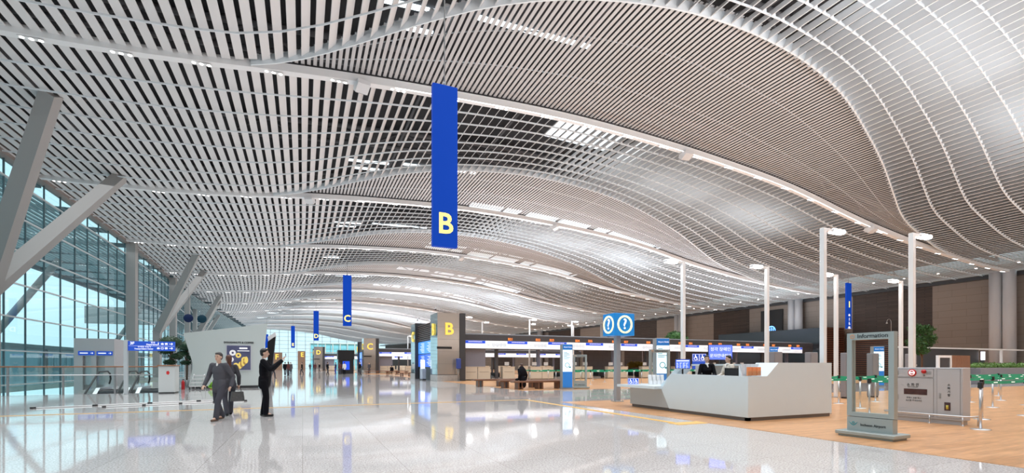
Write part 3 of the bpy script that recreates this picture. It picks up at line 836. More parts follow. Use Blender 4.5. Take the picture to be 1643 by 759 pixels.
# ================================================================== stanchions with green belts
M_green = mat('belt_green', (.0,.36,.21), .5)
post_m = MB(); post_m.cyl(0,0,.012,.86,.024,12); post_me = post_m.mesh('post', M_steel)
base_m = MB(); base_m.lathe([(0,.022),(.06,.022),(.15,.012),(.165,.0),(0,0)],0,0,0,24); base_me = base_m.mesh('base', M_steel)
head_m = MB(); head_m.bbox(-.035,-.035,.83,.035,.035,.95,.006); head_me = head_m.mesh('belt_head', M_black)
def belt_mesh(dx, dy):
    L = math.hypot(dx, dy); ux, uy = dx/L, dy/L; n = 6
    vs_ = []; fs = []; w = .0015
    for i in range(n+1):
        s = i/n; sag = -.025*4*s*(1-s); x, y = ux*(.035+(L-.07)*s), uy*(.035+(L-.07)*s)
        for (a, z) in ((-w,-.036),(w,-.036),(w,.036),(-w,.036)): vs_.append((x-uy*a, y+ux*a, .895+sag+z))
    for i in range(n):
        for k in range(4):
            k2=(k+1)%4; fs.append((i*4+k,i*4+k2,i*4+4+k2,i*4+4+k))
    m = MB(); m.add(vs_, fs); 
    for q in (.3,.7):  # white print
        x, y = ux*L*q, uy*L*q; sag=-.025*4*q*(1-q)
        m.add([(x-ux*.09+uy*.004,y-uy*.09-ux*.004,.885+sag),(x+ux*.09+uy*.004,y+uy*.09-ux*.004,.885+sag),(x+ux*.09+uy*.004,y+uy*.09-ux*.004,.903+sag),(x-ux*.09+uy*.004,y-uy*.09-ux*.004,.903+sag)], [(0,1,2,3)], 1)
    return m.mesh('belt', [M_green, M_lw])
BM = {}
def stanchion(x, y, belts, label, group):
    t = thing('queue_barrier_post', label, 'barrier post', (x,y,.006), 0, group)
    for n_, me in (('post',post_me),('base',base_me),('belt_head',head_me)):
        link(bpy.data.objects.new(n_, me), t)
    for (dx, dy) in belts:
        key = (round(dx,2), round(dy,2))
        if key not in BM: BM[key] = belt_mesh(dx, dy)
        link(bpy.data.objects.new('belt', BM[key]), t)
    return t
stanchion(12.5,5.18,[], 'nearest steel barrier post, standing right of the fire hose cabinet without a belt', 'steel belt barrier posts at the right')
grp = 'steel belt barrier posts at the right'
names = {}
rowsR = [(6.15,[14.9,17.0,19.2,21.4,23.6,25.8],'front'),(7.75,[13.35,14.85,17.3,19.4,21.5,23.6,25.8,28.0],'second'),(9.2,[13.5,15.4,17.4,19.4,21.5,23.6,25.8,28.0,30.5],'third'),(10.6,[14.6,16.6,18.6,20.6,22.6,24.6,27.0,30.0],'back')]
ordn = ['first','second','third','fourth','fifth','sixth','seventh','eighth','ninth','tenth','eleventh','twelfth','thirteenth','fourteenth']
for (y, xs_, rn) in rowsR:
    for i, x in enumerate(xs_):
        b = [(xs_[i+1]-x, 0)] if i+1 < len(xs_) else []
        stanchion(x, y, b, 'green-belted steel barrier post, %s from the desk side in the %s row at the right' % (ordn[i], rn), grp)
grp = 'green belted barrier posts before the B counters'
for (y, x0, n, rn) in ((27.5,15.5,11,'front'),(31.0,14.8,13,'middle'),(34.5,16.0,13,'back')):
    for i in range(n):
        stanchion(x0+2.1*i, y, [(2.1,0)] if i+1 < n else [], 'distant green-belted post, %s from the benches in the %s row before the B counters' % (ordn[i], rn), grp)
# ================================================================== check-in islands
M_cnt = mat('counter_cream', (.74,.70,.60), .4); M_cntd = mat('counter_slot', (.35,.32,.27), .5)
M_fascia = mat('canopy_dark', (.075,.08,.095), .4); M_lit = mat('lit_sign_white', (.9,.93,1), .5, emit=.62, ecol=(.88,.94,1.0))
M_sblue = mat('sign_band_blue', (.01,.06,.50), .5, emit=.8, ecol=(.01,.07,.7)); M_bluep = mat('print_blue', (.02,.25,.45), .5)
M_onum = mat('orange_number', (.9,.25,.05), .5, emit=.9, ecol=(1,.30,.08)); M_bgrey = mat('blue_grey_panel', (.16,.18,.26), .35)
M_panel = mat('island_panel_blue_grey', (.26,.28,.36), .4)
ppanel = {}
def panel_mesh(kind):
    if kind in ppanel: return ppanel[kind]
    a = MB(); a.box(0.01,0,0,1.99,.04,.66)
    p = MB()
    if kind == 'blue':
        p.box(.03,-.006,.42,1.97,0,.65,0)
        for i in range(14): p.box(.45+.09*i,-.009,.53,.45+.09*i+.06,-.006,.585,1)
        for i in range(9): p.box(.5+.11*i,-.004,.2,.5+.11*i+.07,0,.225,2)
        for i in range(6): p.box(.6+.11*i,-.004,.12,.6+.11*i+.07,0,.14,2)
    else:
        for i in range(4):
            k = 2
            q = MB(); pictogram(q, 'ring', .75+.34*i, .33, .34, 0)
            p.add(q.v, q.f, 2)
        p.box(.15,-.004,.30,.4,0,.32,2)
    ppanel[kind] = (a.mesh('sign_panel', M_lit), p.mesh('sign_print', [M_sblue, M_lw, M_bluep]))
    return ppanel[kind]
def canopy(label, x0, x1, y, bx, first_no, letter, depth=6.5, nums=True):
    t = thing('check_in_canopy', label, 'canopy', (bx, y, 0), 0, 'dark canopies over the check-in rows')
    m = MB(); m.prism([(0,3.40),(0,3.92),(.25,4.02),(depth,4.02),(depth,3.40)], 'x', x0, x1); m.build('roof', M_fascia, t)
    x = x0+.1; i = 0
    while x < x1-1.9:
        a, p = panel_mesh('blue' if i % 2 == 0 else 'white')
        o = link(bpy.data.objects.new('sign_panel', a), t); o.location = (x,-.02,2.74)
        q = link(bpy.data.objects.new('sign_print', p), o)
        x += 2.0; i += 1
    m = MB(); m.box(x0,.04,2.70,x1,.30,3.42); m.build('sign_housing', M_fascia, t)
    n = int((x1-x0)/4.1)
    for i in range(n+1):
        m = MB(); xx = x0+3.2+4.1*i
        if xx > x1-.3: break
        m.box(xx,.5,0,xx+.28,.75,3.4); m.build('post', M_bgrey if i % 2 else M_fascia, t)
    if nums:
        k = 0; xx = x0+4.4
        while xx < x1-1:
            text_obj('number_sign', '%s%d' % (letter, first_no+k), .30, M_onum, t, (xx, -.06, 3.56), FACE_Y, .03, bold=.003)
            xx += 2.7 if k % 2 == 0 else 1.4; k += 1
    m = MB(); 
    for i in range(n+1):
        m.box(x0+.4+4.1*i, 1.3, 3.30, x0+3.6+4.1*i, 1.42, 3.36)
    m.build('strip_lights', mat('strip_light', (1,1,1), .5, emit=3.0), t)
    m = MB(); m.box(x0,.3,0,x0+2.2,.45,2.7); m.build('end_panel', M_panel, t)
    return t
CNT = {}
def counter(x, y, label, grp):
    t = thing('check_in_counter', label, 'counter', (x, y, 0), 0, grp)
    if not CNT:
        m = MB(); m.bbox(0.01,0,.08,1.16,.55,1.14,.01); CNT['body'] = m.mesh('body', M_cnt)
        m = MB(); m.box(.15,-.012,.70,1.0,0,.735); m.box(.0,.05,0,1.17,.5,.08); CNT['slot'] = m.mesh('slot', M_cntd)
        m = MB(); m.box(-.01,-.02,1.14,1.18,.6,1.18); CNT['top'] = m.mesh('worktop', M_cnt)
    for n_, me in (('body',CNT['body']),('slot',CNT['slot']),('worktop',CNT['top'])): link(bpy.data.objects.new(n_, me), t)
    return t
mon_me = {}
def small_monitor(x, y, z, label, grp):
    t = thing('desk_monitor', label, 'monitor', (x,y,z), random.uniform(-.3,.3), grp)
    if not mon_me:
        m = MB(); m.bbox(-.22,0,.10,.22,.04,.40,.006); mon_me['a'] = m.mesh('housing', mat('monitor_back_white', (.75,.77,.8), .4))
        m = MB(); m.box(-.02,.0,0,.02,.03,.12); m.box(-.1,-.05,0,.1,.1,.012); mon_me['b'] = m.mesh('stand', M_grey)
    link(bpy.data.objects.new('housing', mon_me['a']), t); link(bpy.data.objects.new('stand', mon_me['b']), t)
belt_m = {}
def bag_belt(x, y, label, grp):
    t = thing('baggage_belt', label, 'conveyor', (x,y,0), 0, grp)
    if not belt_m:
        m = MB(); m.prism([(0,0),(0,.22),(3.2,.45),(3.2,0)], 'x', 0, .9); belt_m['a'] = m.mesh('frame', M_grey)
        m = MB(); m.prism([(.02,.225),(.02,.235),(3.18,.465),(3.18,.455)], 'x', .1, .8); belt_m['b'] = m.mesh('belt', M_black)
        m = MB(); m.box(0,.3,.22,.05,3.2,.62); m.box(.85,.3,.22,.9,3.2,.62); belt_m['c'] = m.mesh('side_guard', M_dark)
    for n_, k in (('frame','a'),('belt','b'),('side_guard','c')): link(bpy.data.objects.new(n_, belt_m[k]), t)

canopy('long dark canopy with lit white signs over the B counters', 12.3, 56.3, 39.0, 0, 21, 'B')
xs_pairs = [12.6, 16.1, 18.8, 23.0, 27.1, 31.2, 35.3, 39.4, 43.5, 47.6, 51.7]
for i, x in enumerate(xs_pairs):
    for j in range(2):
        if i == 1 and j == 1: continue
        counter(x+1.19*j, 39.25, 'cream check-in counter, %s of pair %s from the B pillar' % (('left one','right one')[j], ordn[i]) if i != 1 else 'single cream check-in counter right of the first pair by the B pillar', 'cream counters under the B canopy')
        small_monitor(x+1.19*j+.5, 39.5, 1.18, 'small monitor on the %s counter of pair %s from the B pillar' % (('left','right')[j], ordn[i]), 'monitors on the B counters')
    if i != 1: bag_belt(x+2.6, 39.6, 'grey baggage belt right of counter pair %s from the B pillar' % ordn[i], 'baggage belts between the B counters')
# island C, D further along the hall
def island_row(letter, y, x0, x1, grp, num, seen):
    bx = bend(y)
    canopy('dark canopy with lit signs over the %s counters, %s' % (letter, seen), x0, x1, y, bx, num, letter, nums=False)
    x = x0+.3; i = 0
    while x < x1-2 and i < 8:
        for j in range(2): counter(bx+x+1.19*j, y+.25, 'cream counter under the %s canopy, %s of the %s pair' % (letter, ('left','right')[j], ordn[i]), 'cream counters under the %s canopy' % letter)
        x += 4.1; i += 1
island_row('C', 79.5, 12.3, 50, '', 21, 'one island beyond B')
island_row('D', 120.5, 10.3, 44, '', 21, 'two islands beyond B')
bk = None
# back partition rooms behind B row (grey-violet panels seen below the canopy)
for (x0, x1, lab) in ((28,33,'grey partition panel far behind the B counters, left one'),(36,47,'grey partition panel far behind the B counters, right one')):
    t = thing('partition_panel', lab, 'partition', ((x0+x1)/2, 45.2, 0))
    m = MB(); m.box(-(x1-x0)/2,0,0,(x1-x0)/2,.15,3.3); m.build('panel', panel_mat('violet_grey_tile', (.36,.34,.38), (.22,.2,.24), 1.2, .6), t)
    m = MB(); m.box(-(x1-x0)/2,-.03,0,(x1-x0)/2,.0,.12); m.build('plinth', M_dark, t)

# island end walls with mirrored pillar, screens, letters
M_mir = mat('mirror_taupe', (.50,.46,.42), .12, metal=.55); M_mirc = mat('mirror_cool', (.40,.52,.56), .05, metal=.9)
M_stone = mat('plinth_stone', (.45,.44,.43), .3, noise=(6,.25))
M_screen = mat('screen_flight', (.03,.10,.45), .3, emit=.75, ecol=(.03,.15,.85)); M_screenl = mat('screen_flight_light', (.05,.2,.6), .3, emit=.8, ecol=(.08,.34,.95))
M_ylet = mat('lit_yellow_letter', (1,.72,.12), .4, emit=.55, ecol=(1,.72,.12))
def end_wall(label, x, y, letter, nxt, full=True, sc=1.0):
    t = thing('island_end_wall', label, 'pillar', (x,y,0), 0, 'mirrored end walls of the check-in islands')
    m = MB(); m.box(0,0,.55,1.85,.04,5.55); m.build('front_mirror', M_mir, t)
    m = MB(); m.box(-.01,.0,.55,0,2.3,5.55); m.build('side_mirror', M_mirc, t)
    m = MB(); m.box(0,.04,.5,1.85,2.3,5.5); m.build('core', M_dark, t)
    m = MB(); m.bbox(-.02,-.02,0,1.86,2.32,.50,.01); m.build('stone_plinth', M_stone, t)
    m = MB(); m.box(1.86,-.1,0,2.33,2.3,5.55); m.build('dark_fin', M_dark, t)
    text_obj('letter', letter, 1.35, M_ylet, t, (.95,-.07,4.2), FACE_Y, .06, bold=.03)
    text_obj('letter', letter, 1.35, M_ylet, t, (-.08,1.15,4.2), FACE_X, .06, bold=.03)
    m = MB(); m.box(-.03,.1,2.62,1.2,-.02+.02,2.80) ; m.box(.0,-.03,2.62,1.2,0,2.8); m.build('slot_vent', M_black, t)
    m = MB()
    for z in (1.4,2.4,3.4,4.4): m.box(0,-.006,z,1.85,-.001,z+.012)
    m.build('mirror_seams', M_dark, t)
    # louvred link with screens
    m = MB(); m.box(.25,2.3,.0,1.2,8.0,5.0); m.build('link_core', M_black, t)
    m = MB()
    for i in range(9): m.box(.10,2.3,3.55+.17*i,.25,8.0,3.63+.17*i)
    m.build('louvres', mat('louvre_brown', (.14,.10,.09), .4), t)
    for (z0, z1, mt) in ((2.35,3.45,M_screenl),(1.15,2.28,M_screen)):
        for yy in (2.5,5.2):
            m = MB(); m.box(.18,yy,z0,.25,yy+2.6,z1); s = m.build('screen', mt, t)
            m = MB()
            for r in range(7): m.box(.176,yy+.15,z0+.12+.13*r,.18,yy+1.2+.9*((r*37) % 5)/5,z0+.16+.13*r)
            m.build('display_rows', M_lw, s)
    m = MB(); m.box(-.01,8.0,.55,0,10.3,5.3); m.build('rear_side_mirror', M_mirc, t)
    m = MB(); m.box(0,8.0,0,1.2,10.3,5.3); m.box(-.12,7.85,0,1.2,8.0,5.3); m.build('rear_core', M_dark, t)
    m = MB(); m.box(-.05,8.0,0,0.0,10.35,.5); m.build('rear_plinth', M_stone, t)
    text_obj('letter', nxt, 1.35, M_ylet, t, (-.08,9.2,4.0), FACE_X, .06, bold=.03)
    return t
end_wall('mirror-clad pillar wall with yellow letters B and blue flight screens', 9.95, 38.1, 'B', 'C')
end_wall('distant mirror-clad pillar wall with yellow letter C', 9.95+bend(79), 79, 'C', 'D')
end_wall('far pillar wall with yellow letter D, hidden mostly behind the C pillar wall', 8+bend(120), 120, 'D', 'E')
# small far letter boards
def letter_board(label, x, y, ch, w, z0, z1):
    t = thing('letter_board', label, 'sign', (x,y,0))
    m = MB(); m.box(-w/2,0,0,w/2,.6,z1); m.build('board', mat('board_brown', (.30,.18,.12), .4), t)
    text_obj('letter', ch, (z1-z0)*.8, M_ylet, t, (w*.1,-.05,(z0+z1)/2), FACE_Y, .08, bold=.03)
letter_board('distant brown board with yellow letter E beyond the walkers', -.3, 138, 'E', 1.8, 3.0, 5.0)
letter_board('distant brown board with yellow letter F right beside the photographing man', -6.5, 140, 'F', 3.2, 2.2, 4.6)

# cctv on pillars
M_cam = mat('camera_white', (.75,.76,.78), .35)
def cctv(label, x, y, z, hgt=.6, R=.16):
    z += .06
    t = thing('cctv_camera', label, 'camera', (x,y,z), 0, 'gooseneck security cameras')
    pts = [(0,0,0),(0,0,hgt*.7)] + [(-R+R*math.cos(a), 0, hgt*.7+R*math.sin(a)) for a in [PI*i/8 for i in range(1,9)]]
    m = MB(); m.tube(pts, .025, 8); m.build('gooseneck', M_cam, t)
    m = MB(); m.lathe([(.05,0),(.08,-.04),(.09,-.12),(.08,-.14),(0,-.14)], -2*R,0,hgt*.7,14); m.build('housing', M_cam, t)
    m = MB(); m.ball((-2*R,0,hgt*.7-.15), .075, 12, 8); m.build('dome', M_black, t)
cctv('white gooseneck camera on top of the B pillar', 10.35, 39.0, 5.5, .7)
cctv('white gooseneck camera on the rear end of the B pillar wall', 10.6, 47.0, 5.3, .7)
cctv('white gooseneck camera above the dark wooden box, left of the tree', 61.5, 33.4, 5.1, 1.4, .4)
# kiosk units by B pillar
t = thing('self_service_kiosk', 'white self service kiosk below the blue flight screens', 'kiosk', (9.5, 42.0, 0), -PI/2)
m = MB(); m.bbox(-.45,0,.1,.45,.35,1.0,.02); m.build('body', mat('kiosk_silver', (.45,.52,.62), .35), t)
m = MB(); m.box(-.42,.05,1.0,.42,.25,1.75); s = m.build('upper_screen', mat('kiosk_lit', (.8,.9,1), .4, emit=1.0), t)
m = MB(); m.box(-.46,.02,0,.46,.33,.1); m.build('plinth', M_dark, t)
t = thing('help_phone', 'blue help phone stand in front of the B pillar', 'phone stand', (11.55, 37.5, 0))
m = MB(); m.cyl(0,.1,0,1.5,.07,12); m.cyl(0,.1,0,.03,.25,16); m.build('stand', M_grey, t)
m = MB(); m.bbox(-.18,-.08,1.0,.18,.2,1.85,.05); m.build('phone_hood', mat('phone_blue', (.04,.08,.35), .35), t)

# ================================================================== benches
M_bench = mat('bench_wood', (.19,.09,.05), .35, noise=(8,.2))
def bench(label, x, y, L, rz=0, legs=3):
    t = thing('bench', label, 'bench', (x,y,.006), rz, 'long dark wooden benches')
    m = MB(); m.bbox(0,0,.36,L,.55,.46,.012); m.build('seat', M_bench, t)
    for i in range(legs):
        for dx in (0,.22):
            m = MB(); lx = .25+(L-.75)*i/(legs-1)+dx; m.box(lx,.06,0,lx+.09,.49,.36); m.build('leg', M_bench, t)
    return t
bench('dark wooden bench the seated person sits on, nearest of the group', 10.25, 23.4, 3.15)
bench('dark wooden bench just behind the seated person', 10.1, 25.0, 4.2)
bench('dark wooden bench at the left of the group, towards the B pillar', 9.35, 27.2, 3.4)
bench('distant dark bench before the C counters, with a seated figure', 11.4+bend(70), 70.5, 3.4)
bench('distant dark bench before the C counters, left one', 9.3+bend(75), 74.5, 5.2, 0, 4)
bench('dark bench between the B pillar wall and the C counters', 10.0, 55.5, 2.6)

# ================================================================== left: booth
M_booth = mat('booth_pale_grey', (.60,.66,.65), .35)
t = thing('coffee_booth', 'tall flared pale grey booth headed Doughnuts & Coffee', 'booth', (-5.75, 31.4, 0))
fr = [(0,.12),(-.22,3.05),(3.78,3.72),(3.55,.12)]
# front leaf: a leaning polygon panel
def P3(p, y): return (p[0], y, p[1])
m = MB()
poly = [(.0,.14),(.22,1.3),(-.25,3.05),(3.86,3.70),(3.50,.14)]
m.prism(poly, 'y', 0, .18); m.build('front_wall', M_booth, t)
m = MB(); m.prism([(.18,.14),(.18,2.7),(3.0,3.0),(3.0,.14)], 'x', 3.30, 3.45); m.build('side_wall', M_black, t)
m = MB(); m.prism([(0.18,2.7),(0.18,2.9),(3.1,2.9),(3.1,2.7)], 'x', .2, 3.3); m.build('roof', M_booth, t)
m = MB(); m.box(.15,3.0,.14,3.3,3.15,2.95); m.box(.15,.18,.14,.3,3.0,3.0); m.build('rear_wall', M_booth, t)
m = MB(); m.box(.15,.05,0,3.4,.15,.14); m.box(.15,.1,0,.3,3,.14); m.build('plinth', M_dark, t)
text_obj('sign_writing', 'DOUGHNUTS & COFFEE', .135, M_txt, t, (2.42,-.01,2.58), FACE_Y, .02, bold=.004)
m = MB(); m.box(1.78,-.05,.98,3.06,0,2.46); pf = m.build('poster_frame', mat('poster_frame_silver', (.6,.62,.65), .4), t)
m = MB(); m.box(1.83,-.058,1.03,3.01,-.05,2.41); po = m.build('poster', mat('poster_slate', (.06,.065,.12), .4, emit=.25, ecol=(.12,.13,.26), noise=(2.2,.7)), t)
m = MB(); DY = -.062
def dough(cx, cz, r, col):
    m.lathe([(r*.35,-.004),(r*.6,-.018),(r*.95,-.004)], cx, -.058, cz, 20, mi=col, axis='y')
for (cx,cz,r,c) in ((2.12,2.0,.17,0),(2.40,1.86,.15,1),(2.02,1.62,.16,0),(2.28,1.30,.14,1),(2.70,1.62,.16,1)): dough(cx,cz,r,c)
for i in range(6):
    a = .9; cx, cz = 2.42+.075*i, 1.22+.075*i
    P = [(cx+.17*math.cos(q+a)*.55-.0, cz+.20*math.sin(q+a)) for q in [2*PI*k/14 for k in range(14)]]
    m.prism(P, 'y', -.064-.002*i, -.058, 1 if i % 2 else 2)
m.build('poster_doughnuts', [mat('dough_white', (.8,.78,.8), .4, emit=.4), mat('dough_yellow', (.85,.62,.15), .4, emit=.4), mat('dough_brown', (.45,.28,.08), .4, emit=.2)], po)
m = MB(); m.box(2.45,-.062,2.22,2.85,-.058,2.30); m.box(2.35,-.062,2.10,2.95,-.058,2.13); m.build('poster_heading', M_lw, po)
t = thing('awning_frame', 'slanted white awning with dark side panel right of the booth', 'awning', (-2.0, 33.4, 0))
m = MB(); m.prism([(.0,3.05),(.42,3.35),(.46,3.12),(.05,2.8)], 'y', 0, .9); m.build('awning', M_white, t)
m = MB(); m.prism([(.0,0),(.0,2.75),(.44,3.08),(.16,0)], 'y', .1, .8); m.build('dark_panel', M_black, t)

# silver step ladder cart with cable, extinguisher
t = thing('step_ladder', 'folded silver step ladder trolley standing before the booth', 'step ladder', (-5.3, 30.2, 0))
m = MB()
for sx in (0,.48): m.tube([(sx-.18,0,.10),(sx,.12,.82)], .022, 8); m.tube([(sx-.02,.5,.04),(sx+.02,.16,.80)], .018, 8)
m.build('rails', M_steel, t)
for i in range(4):
    m = MB(); z = .18+.19*i; m.cbox(.24-.16+.05*i, .02+.03*i, z, .52, .14, .045); m.build('step', mat('step_white', (.8,.8,.8), .4), t)
for sx in (-.18,.30):
    m = MB(); m.tube([(sx-.02,0,.07),(sx+.02,0,.07)], .07, 14); m.build('wheel', M_black, t)
t = thing('cable_coil', 'bright green cable coil beside the step ladder', 'cable', (-4.45, 30.3, 0))
m = MB()
for j in range(5):
    m.tube([(.16*math.cos(a)+.05*math.sin(3*a+j), .1*math.sin(a)+.03*j, .22+.16*math.sin(a+.5*j)+.02*j) for a in [2*PI*i/18 for i in range(18)]], .018, 6, close=True)
m.build('coil', mat('cable_green', (.25,.55,.05), .5), t)
m = MB(); m.box(-.12,-.03,0,.14,.12,.08); m.tube([(0,.04,.06),(0,.04,.3)], .02, 6); m.build('reel_foot', mat('reel_orange', (.7,.25,.05), .5), t)
t = thing('fire_extinguisher', 'red fire extinguisher between the white cabinet and the booth', 'extinguisher', (-5.85, 30.6, 0))
m = MB(); m.lathe([(0,0),(.075,0),(.08,.03),(.08,.40),(.05,.46),(.025,.48),(.025,.52),(0,.52)],0,0,0,16); m.build('cylinder', M_red, t)
m = MB(); m.box(-.03,-.02,.52,.05,.02,.56); m.tube([(.03,0,.53),(.11,0,.48),(.10,0,.2)], .012, 6); m.build('valve_hose', M_black, t)

# white service cabinet by the rail end
t = thing('service_cabinet', 'white cabinet with a red sticker at the end of the balustrade', 'cabinet', (-5.75, 27.0, 0))
m = MB(); m.bbox(-.32,-.25,.05,.32,.6,1.26,.012); m.build('body', mat('cabinet_white', (.62,.66,.66), .4), t)
m = MB(); m.box(-.30,-.256,.08,.30,-.25,1.2); d = m.build('door', mat('cabinet_white2', (.66,.69,.69), .4), t)
m = MB(); m.prism([(.05+.07*math.cos(a),.95+.1*math.sin(a)) for a in [2*PI*i/5 for i in range(5)]], 'y', -.262,-.256); m.build('sticker', mat('sticker_red', (.7,.03,.03), .4), d)
m = MB(); m.box(-.3,-.23,0,.3,.58,.05); m.build('plinth', M_dark, t)
m = MB(); m.bbox(-.36,-.3,1.26,.36,.64,1.31,.01); m.build('wood_top', mat('rail_wood', (.36,.17,.09), .35), t)

# balustrade around the well
M_rw = MATS['rail_wood']
wx0, wy0, wx1, wy1 = WELL
t = thing('glass_balustrade', 'long glass balustrade with wood handrail along the floor opening', 'balustrade', (0,0,0))
m = MB(); m.bbox(wx0+.35, wy0-.10, 1.20, wx1-.25, wy0+.04, 1.26, .012); m.build('handrail', M_rw, t)
m = MB(); m.tube([(wx0+.4, wy0-.22, .86),(wx1-.3, wy0-.22, .86)], .025, 10); m.build('steel_rail', M_steel, t)
for i in range(6):
    x = wx0+.55+i*1.83
    m = MB(); m.box(x-.03,wy0-.20,0,x+.03,wy0-.12,1.2); m.build('post', M_grey, t)
    if i < 5:
        m = MB(); m.box(x+.06,wy0-.05,.05,x+1.77,wy0-.035,1.19); m.build('glass_panel', M_clear, t)
# well interior
M_well = mat('well_beige', (.55,.52,.44), .5)
wm = MB(); wm.box(-10.6,31.6,-5,wx1,31.75,-.36); wm.box(-10.6,31.75,-5,-10.45,wy1,-.36); wm.box(wx1,wy0,-5,wx1+.15,31.6,-.36); wm.box(wx0,wy1-.15,-5,-10.6,wy1,-.36)
struct('wall_well', wm, M_well)
wf2 = MB(); wf2.box(XL-.5,wy0-6,-5.3,wx1+6,wy1+6,-5); struct('floor_lower', wf2, mat('lower_floor', (.6,.58,.52), .2))
# escalators
M_step = mat('escalator_step', (.12,.12,.13), .4, metal=.4)
esc0 = None
for (yy, lab) in ((-8.35,'escalator with black handrails going down towards the viewer, left of the pair'),(-6.6,'escalator with black handrails going down towards the viewer, right of the pair')):
    if esc0 is None:
        esc0 = thing('escalator', lab, 'escalator', (yy, 31.7, 0), PI/2, 'pair of escalators in the floor opening')
        prof = [(1.0,0),(-.6,0),(-8.4,-4.6),(-9.2,-4.6)]
        for s_, y_ in ((0,0),(1,1.25)):
            m = MB(); m.tube([(.95,y_,.30),(1.15,y_,.55),(1.05,y_,.85),(.7,y_,.97),(-.5,y_,.95),(-8.3,y_,-3.65),(-9.0,y_,-3.68)], .045, 8); m.build('handrail', M_black, esc0)
            m = MB(); m.prism([(1.0,.1),(1.0,.9),(-.5,.9),(-8.3,-3.7),(-9.0,-3.7),(-9.0,-4.6),(-8.3,-4.55),(-.5,.08)], 'y', y_-.01, y_+.01); m.build('glass_side', M_clear, esc0)
            m = MB(); m.prism([(1.1,-.35),(1.1,.16),(-.6,.14),(-8.4,-4.45),(-9.2,-4.45),(-9.2,-5),(-8.2,-5),(-.6,-.6)], 'y', y_-.09, y_+.09); m.build('skirt', M_steel, esc0)
        m = MB()
        for i in range(22): m.box(-.6-.36*(i+1), .1, -.25-.212*(i+1), -.6-.36*i, 1.15, -.02-.212*i)
        m.box(-.6,.1,-.3,1.0,1.15,.0); m.build('steps', M_step, esc0)
    else: dup(esc0, (yy, 31.7, 0), PI/2, lab)
# lift lobby box
t = thing('lift_lobby', 'pale grey lift lobby box with blue signs beyond the balustrade', 'lift', (-12.6, 40, 0))
m = MB(); m.box(-1.0,0,-5,-.55,.3,1.9); m.box(-.1,0,-5,.15,.3,1.9); m.box(.6,0,-5,1.1,.3,1.9); m.box(-1.0,0,1.9,1.1,2.6,3.05); m.box(-1.0,.32,-5,1.1,2.6,1.9)
m.build('shell', mat('lobby_grey', (.50,.50,.52), .5), t)
for x in (-.33,.38):
    m = MB(); m.box(x-.24,.2,0,x+.24,.24,1.9); m.build('lift_door', M_steel, t)
for x, s in ((-.35,1),(.6,1)):
    m = MB(); m.box(x-.42,-.04,1.95,x+.42,-.0,2.22); b = m.build('direction_sign', MATS['sign_royal_blue'], t)
    m = MB(); m.box(x-.33,-.045,2.06,x+.08,-.04,2.12); pictogram(m, 'arrow', x+.28, 2.09, .18, -.041); m.build('sign_print', M_lw, b)

# blue direction sign 3F
t = thing('direction_sign', 'wide blue direction sign reading 3F in front of the round trees', 'sign', (-6.25, 26.6, 0))
m = MB(); m.box(-.90,0,1.95,.85,.08,2.38); m.build('panel', MATS['sign_royal_blue'], t)
m = MB(); m.bbox(-1.05,-.06,0,-.91,.12,2.42,.01); m.build('post', mat('post_pale', (.55,.60,.63), .4), t)
text_obj('writing', '3F', .17, M_lw, t, (-.75,-.008,2.28), FACE_Y, .004, bold=.003)
text_obj('writing', '출발', .09, M_lw, t, (0.02,-.008,2.32), FACE_Y, .004)
text_obj('writing', 'Departures', .09, M_lw, t, (-.02,-.008,2.235), FACE_Y, .004, bold=.002)
text_obj('writing', '면세점 식당가', .085, M_lw, t, (-.3,-.008,2.12), FACE_Y, .004)
text_obj('writing', 'Transportation Center', .075, M_lw, t, (-.32,-.008,2.035), FACE_Y, .004, bold=.002)
m = MB()
for r, z in ((0,2.27),(1,2.07)):
    for i, k in enumerate(('person','case','bus') if r == 0 else ('case','ring','bus')): pictogram(m, k, .22+.15*i, z, .14, -.002)
    pictogram(m, 'arrow', .70, z, .17, -.002)
m.box(-.88,-.005,2.165,.83,-.001,2.172); m.build('pictograms', M_lw, t)

# round hanging discs
for (x, y, lab) in ((-7.7,42,'dark blue round hanging disc above the booth, left of two'),(-6.9,42.3,'dark teal round hanging disc above the booth, right of two')):
    t = thing('hanging_disc', lab, 'sign', (x,y,4.75), 0, 'round discs hanging near the roof struts')
    m = MB(); m.lathe([(0,-.03),(.29,-.03),(.31,0),(.29,.03),(0,.03)],0,0,0,28,axis='y'); m.build('disc', mat('disc_navy', (.008,.02,.08), .5, spec=.2) if x < -7 else mat('disc_teal', (.008,.045,.075), .5, spec=.2), t)
    m = MB(); m.tube([(0,0,.3),(0,0,ceilz(x)-4.75)], .012, 6); m.build('suspension_rod', M_grey, t)

# light tubes lying on the floor
for (a, b, lab) in (((-7.4,18.95),(-2.1,20.85),'long white aluminium tube lying on the floor, farther of two'),((-5.6,18.6),(-1.9,19.9),'long white aluminium tube lying on the floor, nearer of two')):
    t = thing('aluminium_tube', lab, 'tube', (a[0],a[1],0), 0, 'white tubes lying on the granite')
    dx, dy = b[0]-a[0], b[1]-a[1]
    m = MB(); m.tube([(0,0,.02),(dx,dy,.02)], .018, 8); m.build('tube', M_white, t)
    for q in (0,.25,.5,.75,1):
        m = MB(); m.tube([(dx*(q-.012),dy*(q-.012),.024),(dx*(q+.012),dy*(q+.012),.024)], .023, 8); m.build('black_joint', M_black, t)

